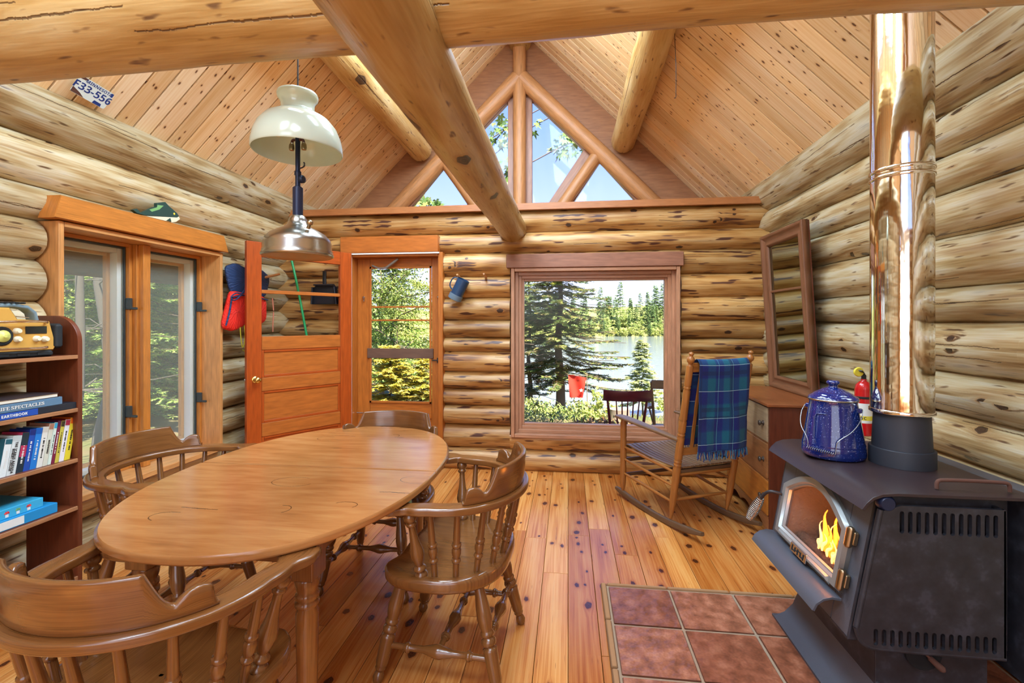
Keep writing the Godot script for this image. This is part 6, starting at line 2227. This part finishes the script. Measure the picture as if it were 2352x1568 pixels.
func far_forest() -> void:
	var base := [
		["far_conifer", "dark green conifer in the forest on the far shore", spruce(11.0, 2.1, 0.8, 0.55, 7, false, [Color(0.20, 0.32, 0.13), Color(0.27, 0.38, 0.16), Color(0.15, 0.26, 0.10)], 0.16, 0.0, 0.55)],
		["far_pine", "tall open-crowned pine above the far shore forest", spruce(15.0, 2.6, 5.0, 0.75, 6, false, [Color(0.24, 0.36, 0.17), Color(0.30, 0.42, 0.20)], 0.2, 0.3, 0.6)],
		["far_leafy_tree", "yellow-green leafy tree on the far shore", broadleaf(8.0, 2.6, 2000, 0.42, [Color(0.40, 0.50, 0.17), Color(0.32, 0.44, 0.15), Color(0.48, 0.54, 0.22)], 0.12, 0.12)]]
	var src := []
	for j in 3: src.append(null)
	var r := RandomNumberGenerator.new()
	r.seed = 88
	for q in 190:
		var row := q % 5
		var x := lerpf(-34.0, 52.0, (q / 5 + r.randf()) / 38.0)
		var z := -116.0 - row * 4.0 - r.randf() * 3.0 - 4.0 * sin(x * 0.05) + 4.0
		var y := -1.6 + row * 0.75
		var j := 0
		var pk := r.randf()
		if row >= 3 and pk < 0.45: j = 1
		elif pk > (0.72 if row > 1 else 0.45): j = 2
		var sc := 0.76 * r.randf_range(0.6, 1.05) * (0.55 if row == 0 else 0.75 if row == 1 else 1.0)
		if src[j] == null:
			src[j] = plant(base[j][0], base[j][1], "tree", base[j][2], Vector3(x, y, z), "forest on the far shore", r.randf() * 360.0, sc)
		else: again(src[j], base[j][0], base[j][1], Vector3(x, y, z), r.randf() * 360.0, sc, "forest on the far shore")
	# a leaning dead trunk and bushes at the waterline
	k_bush(Vector3(5, -1.75, -113.2), 30)

func k_bush(c: Vector3, n: int) -> void:
	var b := broadleaf(1.6, 1.6, 420, 0.35, [Color(0.34, 0.40, 0.10), Color(0.42, 0.44, 0.14), Color(0.26, 0.34, 0.08)], 0.04, 0.05)
	var s: Node3D
	for q in n:
		var x := c.x + (q - n * 0.45) * 2.0
		var p := Vector3(x, c.y, c.z - 4.0 * sin(x * 0.05) + rnd(-0.6, 0.2))
		if q == 0: s = plant("shore_bush", "pale green bush at the far waterline", "bush", b, p, "bushes along the far waterline", 0.0, 1.0)
		else: again(s, "shore_bush", "pale green bush at the far waterline", p, rnd(0, 360), rnd(0.6, 1.3), "bushes along the far waterline")

func near_trees() -> void:
	# spruce in front of the picture window
	plant("spruce_tree", "spruce with a pinkish grey trunk standing before the lake", "tree", spruce(4.6, 1.7, 0.75, 0.135, 9, true, SPR, 0.125, 0.3, 0.19), Vector3(-0.2, -0.62, -11.0))
	plant("small_spruce", "smaller spruce beside the near spruce trunk", "tree", spruce(3.9, 1.3, 0.3, 0.17, 7, true, SPR, 0.07, 0.2, 0.2), Vector3(-1.02, -0.75, -12.4))
	# maple whose branches show in the gable
	maple()
	# pine at the right of the gable
	plant("white_pine", "pine whose branch tips show in the gable window's small pane", "tree", spruce(10.5, 3.3, 5.2, 0.5, 8, true, [Color(0.10, 0.16, 0.05), Color(0.16, 0.21, 0.06), Color(0.24, 0.26, 0.08)], 0.14, 0.1, 0.26), Vector3(3.7, -1.2, -14.0))
	plant("white_pine", "pine beyond the gable window's lower left pane", "tree", spruce(7.0, 2.4, 3.6, 0.5, 7, true, MID, 0.12, 0.1, 0.26), Vector3(-6.6, -0.4, -13.0))
	# view through the screen door
	plant("yellow_pine", "young pine with bright yellow-green needles outside the screen door", "tree", spruce(1.45, 0.62, 0.2, 0.10, 8, true, GOLD, 0.03, 0.0, 0.13), Vector3(-3.25, -0.42, -8.3))
	plant("yellow_pine", "small golden pine at the right edge of the screen door view", "tree", spruce(1.1, 0.5, 0.15, 0.1, 8, true, GOLD, 0.025, 0.0, 0.12), Vector3(-2.75, -0.42, -8.6))
	plant("leafy_shrub", "dark green leafy shrub behind the golden pines", "bush", broadleaf(2.2, 1.0, 7000, 0.055, MID, 0.03, 0.05), Vector3(-3.6, -0.42, -9.6))
	plant("leafy_tree", "leafy tree with a dark horizontal branch beyond the screen door", "tree", broadleaf(4.2, 1.7, 14000, 0.055, [Color(0.22, 0.30, 0.07), Color(0.30, 0.36, 0.10), Color(0.14, 0.22, 0.05)], 0.06, 0.15), Vector3(-4.4, -0.4, -10.6))
	plant("leafy_tree", "yellow-green leafy tree to the right in the screen door view", "tree", broadleaf(3.4, 1.3, 10000, 0.05, LIME, 0.05, 0.12), Vector3(-3.4, -0.4, -11.8))
	plant("door_spruce", "dense green spruce filling the back of the screen door view", "tree", spruce(4.6, 1.7, 0.3, 0.2, 8, true, MID, 0.09, 0.1, 0.24), Vector3(-5.4, -0.4, -14.0))
	# forest beyond the casement windows
	var fir := plant("forest_spruce", "spruce in the forest beyond the casement windows", "tree", spruce(6.5, 1.9, 0.35, 0.24, 8, true, MID, 0.10, 0.2, 0.26), Vector3(-8.2, -0.1, -8.3), "forest beyond the casement windows")
	for q in [[-7.4, -7.0, 0.9], [-9.6, -8.6, 1.1], [-10.5, -11.2, 1.2], [-12.0, -9.8, 1.2], [-9.2, -10.6, 1.0], [-12.5, -12.8, 1.3], [-7.6, -9.9, 0.8], [-14.0, -14.5, 1.5], [-15.0, -11.5, 1.5], [-11.0, -7.5, 1.2], [-17.0, -16.0, 1.7], [-13.5, -17.5, 1.6]]:
		again(fir, "forest_spruce", "spruce in the forest beyond the casement windows", Vector3(q[0], ground_y(q[0], q[1]) - 0.05, q[1]), rnd(0, 360), q[2], "forest beyond the casement windows")
	var lt := plant("forest_leafy_tree", "light leafy tree among the spruces beyond the casement windows", "tree", broadleaf(5.0, 2.0, 14000, 0.06, LIME, 0.07, 0.1), Vector3(-9.0, 0.1, -7.4), "leafy trees beyond the casement windows")
	for q in [[-10.8, -9.9, 1.1], [-13.0, -11.0, 1.3], [-8.6, -8.2, 0.8], [-11.5, -8.8, 1.1], [-9.8, -9.4, 0.9], [-13.0, -13.6, 1.3], [-10.2, -11.9, 1.1], [-15.5, -14.0, 1.5], [-12.0, -15.2, 1.3]]:
		again(lt, "forest_leafy_tree", "light leafy tree among the spruces beyond the casement windows", Vector3(q[0], ground_y(q[0], q[1]) - 0.05, q[1]), rnd(0, 360), q[2], "leafy trees beyond the casement windows")
	# grey trunks close outside
	for q in [[-5.6, -4.95, 0.09, 0.20, "grey leaning trunk close outside the nearer casement pane"], [-6.3, -5.9, 0.075, -0.12, "thin grey trunk beside the leaning one outside the casement"], [-5.2, -4.35, 0.05, 0.05, "slim bare trunk at the edge of the nearer casement pane"]]:
		var t := thing("bare_trunk", q[4], "tree", Vector3(q[0], -0.4, q[1]))
		var k := mb()
		k.tint = Color(0.12, 0.11, 0.10)
		var path := []
		for j in 9: path.append(Vector3(q[3] * j * 0.25, -0.2 + j * 0.62, -q[3] * j * 0.32 + 0.03 * sin(j * 2.0)))
		k.sweep(path, func(f): return Vector2(1, 1) * q[2] * (1.0 - 0.55 * f), 12, Vector3.BACK, 2.0)
		put("trunk", k, M.bark, t, true)
		k = mb()
		k.tint = Color(0.09, 0.08, 0.07)
		for j in 22:
			var o: Vector3 = path[2 + j % 6]
			var d := rdir()
			d.y = absf(d.y) * 0.3 - 0.1
			var L := rnd(0.4, 1.2)
			k.tube([o, o + d * L * 0.5 + Vector3(0, rnd(-0.05, 0.08), 0), o + d * L], rnd(0.005, 0.011), 5)
		put("bare_branches", k, M.bark, t, true)

func maple() -> void:
	var t := thing("maple_tree", "maple whose leafy branches hang across the gable windows", "tree", Vector3(-1.72, -0.4, -8.4))
	var w := mb()
	w.tint = Color(0.24, 0.20, 0.17)
	w.sweep([Vector3(0, -0.2, 0), Vector3(0.03, 2.0, 0), Vector3(-0.02, 4.0, 0.05), Vector3(0.02, 6.0, 0), Vector3(0, 7.4, 0)], func(f): return Vector2(1, 1) * (0.13 - 0.09 * f), 10, Vector3.BACK, 2.0)
	var fo := mb()
	# each branch: start height, tip, leaves
	for q in [[4.0, Vector3(2.45, 5.18, 0.1), 95, 0.55], [4.5, Vector3(1.75, 5.5, 0.2), 10, 0.3], [4.9, Vector3(2.3, 6.0, 0.0), 8, 0.3], [3.4, Vector3(0.72, 4.35, 0.5), 60, 0.55], [4.4, Vector3(0.8, 5.3, 0.3), 60, 0.6], [2.6, Vector3(-1.9, 3.65, -0.3), 120, 0.9], [2.9, Vector3(-1.0, 3.85, 0.2), 130, 0.8], [3.2, Vector3(-2.3, 4.3, -0.2), 90, 0.8], [2.2, Vector3(-0.6, 3.3, -0.6), 40, 0.6], [5.6, Vector3(0.6, 6.6, 0), 40, 0.9], [5.9, Vector3(-0.9, 6.9, 0), 40, 0.9]]:
		var a := Vector3(0, q[0], 0)
		var b: Vector3 = q[1]
		var mid := a.lerp(b, 0.5) + Vector3(0, 0.14, 0)
		w.tube([a, mid, b], 0.011, 6)
		for s in 3:
			var o := mid.lerp(b, rnd(0.1, 0.9))
			w.tube([o, o + Vector3(rnd(-0.3, 0.3), rnd(-0.15, 0.25), rnd(-0.2, 0.2))], 0.005, 5)
		for e in q[2]:
			var p: Vector3 = mid.lerp(b, rnd(0.25, 1.05)) + rdir() * q[3] * 0.36
			fo.tint = shade([Color(0.10, 0.20, 0.045), Color(0.15, 0.26, 0.06), Color(0.24, 0.28, 0.08)])
			var ld := Vector3(rnd(-0.6, 0.6), rnd(-1.0, -0.1), rnd(-0.6, 0.6)).normalized()
			var nn := Vector3(rnd(-0.6, 0.6), rnd(0.1, 0.7), rnd(0.3, 1.0)).normalized()
			var sd := ld.cross(nn).normalized()
			var z := rnd(0.08, 0.15)
			for g in 5:
				var tt := deg_to_rad([-100, -48, 0, 48, 100][g])
				leaf(fo, p, ld * cos(tt) + sd * sin(tt), sd * cos(tt) - ld * sin(tt), z * [0.55, 0.8, 1.0, 0.8, 0.55][g], z * 0.17, nn)
	put("trunk", w, M.bark, t, true)
	put("foliage", fo, M.foliage, t, true)

func leafy_stuff() -> void:
	# undergrowth of ferns and low plants before the lake
	var fo := mb()
	for q in 9000:
		var x := rnd(-3.2, 4.5)
		var z := rnd(-13.0, -6.6)
		if rng.randf() < smoothstep(-0.4, 1.2, x): continue
		if Vector2(x - 0.55, (z + 7.6) * 0.8).length() < 0.55: continue
		var y := ground_y(x, z)
		var clump := 0.5 + 0.5 * sin(x * 3.1 + sin(z * 2.3) * 1.7) * cos(z * 2.7 + x)
		fo.tint = shade(LIME if rng.randf() < 0.6 else MID) * 0.62
		for e in 3:
			var d := (Vector3(rnd(-1, 1), rnd(0.2, 0.9), rnd(-1, 1))).normalized()
			var p := Vector3(x + rnd(-0.05, 0.05), y + rng.randf() * (0.10 + 0.34 * clump), z + rnd(-0.05, 0.05))
			leaf(fo, p, d, d.cross(Vector3.UP).normalized(), rnd(0.04, 0.10), rnd(0.010, 0.022), (Vector3.UP + rdir() * 0.6).normalized())
	var u := single("undergrowth", "bright green ferns and low plants growing before the lake", "plants", fo, M.foliage, "", true)
	u.set_meta("kind", "stuff")
	fo = mb()
	for q in 5000:
		var x := rnd(0.0, 8.0)
		var z := rnd(-17.5, -6.0)
		var y := ground_y(x, z)
		fo.tint = shade([Color(0.36, 0.38, 0.14), Color(0.46, 0.42, 0.2), Color(0.28, 0.34, 0.1)])
		var d := Vector3(rnd(-0.5, 0.5), 1, rnd(-0.5, 0.5)).normalized()
		leaf(fo, Vector3(x, y - 0.01, z), d, Vector3(rnd(-1, 1), 0, rnd(-1, 1)).normalized(), rnd(0.05, 0.14), 0.006, Vector3.UP)
	u = single("grass", "sunlit dry grass on the lake shore", "grass", fo, M.foliage, "", true)
	u.set_meta("kind", "stuff")
	# brown dead fern heap
	fo = mb()
	for q in 700:
		var g := rnd(0, TAU)
		var r := sqrt(rng.randf()) * 0.5
		var p := Vector3(0.55 + cos(g) * r, 0, -7.6 + sin(g) * r * 0.8)
		p.y = ground_y(p.x, p.z) + rng.randf() * 0.22 * (1.0 - r)
		fo.tint = shade([Color(0.30, 0.15, 0.06), Color(0.38, 0.22, 0.10), Color(0.20, 0.11, 0.05)])
		var d := (rdir() + Vector3(0, 0.2, 0)).normalized()
		leaf(fo, p, d, d.cross(rdir()).normalized(), rnd(0.06, 0.14), rnd(0.01, 0.025), (Vector3.UP + rdir() * 0.5).normalized())
	u = single("dead_bracken", "heap of brown dead bracken before the picture window", "plants", fo, M.foliage, "", true)
	u.set_meta("kind", "stuff")

func yard() -> void:
	# sapling and bushes by the water
	plant("cedar_sapling", "pale green cedar sapling at the water's edge above the maroon chair", "tree", spruce(1.9, 0.5, 0.25, 0.11, 7, true, [Color(0.48, 0.54, 0.26), Color(0.58, 0.62, 0.34), Color(0.40, 0.48, 0.22)], 0.025, 0.0, 0.14), Vector3(1.92, -0.95, -12.6))
	plant("round_bush", "round green bush at the right edge of the lake view", "bush", broadleaf(0.75, 0.42, 900, 0.07, LIME, 0.02, 0.05), Vector3(2.55, -0.85, -12.0))
	plant("round_bush", "low green bush beside the red flag", "bush", broadleaf(0.6, 0.5, 800, 0.08, LIME, 0.02, 0.05), Vector3(0.55, -0.62, -9.4))
	# red flag with a white star
	var f := thing("red_flag", "red banner with a small white star hanging by the spruce", "flag", Vector3(0.2, -0.55, -9.5))
	var R := []
	for j in 9:
		var r := PackedVector3Array()
		var y := 0.40 + 0.46 * j / 8.0
		for side in [1, -1]:
			for q in 13:
				var e := q / 12.0 if side == 1 else 1.0 - q / 12.0
				r.append(Vector3(lerpf(-0.17 - 0.03 * j / 8.0, 0.17 - 0.08 * (8 - j) / 8.0, e), y - 0.06 * e * (1 if j > 6 else 0), 0.03 * sin(e * 7.0 + j * 0.4) + 0.001 * side))
		R.append(r)
	var k := mb()
	k.rings(R)
	put("cloth", k, M.flag_red, f)
	k = mb()
	k.spindle(Vector3(0.19, -0.1, 0), Vector3(0.17, 0.9, 0), [[0, 0.012], [1, 0.008]], 8)
	k.spindle(Vector3(-0.21, 0.86, 0), Vector3(0.19, 0.84, 0), [[0, 0.008], [1, 0.008]], 8)
	put("pole", k, M.driftwood, f)
	k = mb()
	var S := PackedVector2Array()
	for j in 10:
		var g := PI / 2 + TAU * j / 10.0
		S.append(Vector2(0.06 + cos(g) * (0.045 if j % 2 == 0 else 0.018), 0.55 + sin(g) * (0.045 if j % 2 == 0 else 0.018)))
	k.extrude(S, 0.034, 0.037)
	put("white_star", k, M.white_paint, f)
	# stump
	k = mb(at(Vector3(0.98, ground_y(0.98, -9.2) - 0.05, -9.2)))
	k.lathe([[0.26, 0.0], [0.21, 0.08], [0.19, 0.3], [0.19, 0.32]], 16)
	single("tree_stump", "grey cut tree stump behind the maroon chair", "stump", k, M.driftwood)
	# porch deck under the chairs
	var dk := structure("porch_deck", "weathered plank porch outside the lake wall")
	for j in 11: slab("deck_board", M.deck, dk, Vector3(-3.4, -0.345, -6.05 + j * 0.14), Vector3(2.2, -0.315, -5.915 + j * 0.14), 0.004, 0)
	# maroon spindle chair seen from behind, facing the lake
	var c := thing("maroon_chair", "maroon painted spindle-back chair outside facing the lake", "chair", Vector3(0.645, -0.315, -5.55), 2.0)
	var m: Material = M.maroon_wood
	R = []
	for j in 21:
		var s := -1.0 + j / 10.0
		var z := 0.27 - 0.06 * s * s
		var r := PackedVector3Array()
		for e in [[0.80, -0.01], [0.80, 0.01], [0.86, 0.016], [0.915 + 0.006 * s * s, 0.014], [0.92 + 0.006 * s * s, 0.0], [0.915 + 0.006 * s * s, -0.008], [0.86, -0.006]]:
			r.append(Vector3(s * 0.262, e[0], z + e[1] + (e[0] - 0.8) * 0.2))
		R.append(r)
	k = mb()
	k.rings(R)
	put("crest_rail", k, m, c)
	for s in [-0.86, 0.86]:
		k = mb()
		k.spindle(Vector3(s * 0.2, 0.44, 0.17), Vector3(s * 0.255, 0.84, 0.225), [[0, 0.012], [0.4, 0.017], [1, 0.012]], 10)
		put("back_post", k, m, c)
	for j in 5:
		var x := -0.11 + j * 0.055
		k = mb()
		k.spindle(Vector3(x * 0.9, 0.44, 0.2), Vector3(x * 1.15, 0.82, 0.265), [[0, 0.006], [0.4, 0.009], [1, 0.0065]], 8)
		put("spindle", k, m, c)
	R = []
	for lv in [[0.02, 0.415], [0.9, 0.415], [1.0, 0.43], [0.98, 0.447], [0.85, 0.448], [0.5, 0.438], [0.02, 0.436]]:
		var r := PackedVector3Array()
		for q in 32:
			var g := TAU * q / 32.0
			r.append(Vector3(signf(cos(g)) * pow(absf(cos(g)), 0.6) * 0.22 * lv[0], lv[1], signf(sin(g)) * pow(absf(sin(g)), 0.6) * 0.21 * lv[0]))
		R.append(r)
	k = mb()
	k.rings(R, false, false, true)
	put("seat", k, m, c)
	for sx in [-1.0, 1.0]:
		for sz in [-1.0, 1.0]:
			k = mb()
			k.spindle(Vector3(sx * 0.2, 0, sz * 0.19), Vector3(sx * 0.15, 0.42, sz * 0.14), [[0, 0.011], [0.5, 0.018], [1, 0.013]], 10)
			put("leg", k, m, c)
	# weathered armchair at the frame's edge
	c = thing("weathered_armchair", "weathered grey armchair outside beside the maroon chair", "chair", Vector3(1.28, -0.315, -5.75), -8.0)
	m = M.rocker_grey
	for sx in [-1.0, 1.0]:
		k = mb()
		k.sweep([Vector3(sx * 0.30, 0.70, 0.25), Vector3(sx * 0.31, 0.665, 0.12), Vector3(sx * 0.32, 0.65, -0.05), Vector3(sx * 0.32, 0.66, -0.22)], func(f): return Vector2(0.025 + 0.015 * f, 0.012), 10, Vector3.UP, 3.0)
		put("arm", k, m, c)
		k = mb()
		k.spindle(Vector3(sx * 0.255, 0.40, 0.19), Vector3(sx * 0.30, 1.0, 0.33), [[0, 0.018], [1, 0.014]], 10)
		put("back_post", k, m, c)
		for q in 3:
			k = mb()
			k.spindle(Vector3(sx * 0.25, 0.40, 0.05 - q * 0.12), Vector3(sx * 0.315, 0.65, 0.06 - q * 0.13), [[0, 0.008], [0.5, 0.011], [1, 0.008]], 8)
			put("arm_spindle", k, m, c)
		for sz in [-1.0, 1.0]:
			k = mb()
			k.spindle(Vector3(sx * 0.27, 0.0, sz * 0.22), Vector3(sx * 0.23, 0.39, sz * 0.18), [[0, 0.013], [0.5, 0.02], [1, 0.016]], 10)
			put("leg", k, m, c)
	slab("seat", M.deck, c, Vector3(-0.28, 0.37, -0.26), Vector3(0.28, 0.41, 0.24), 0.012)
	slab("crest_rail", m, c, Vector3(-0.30, 0.92, 0.30), Vector3(0.30, 1.02, 0.33), 0.008)
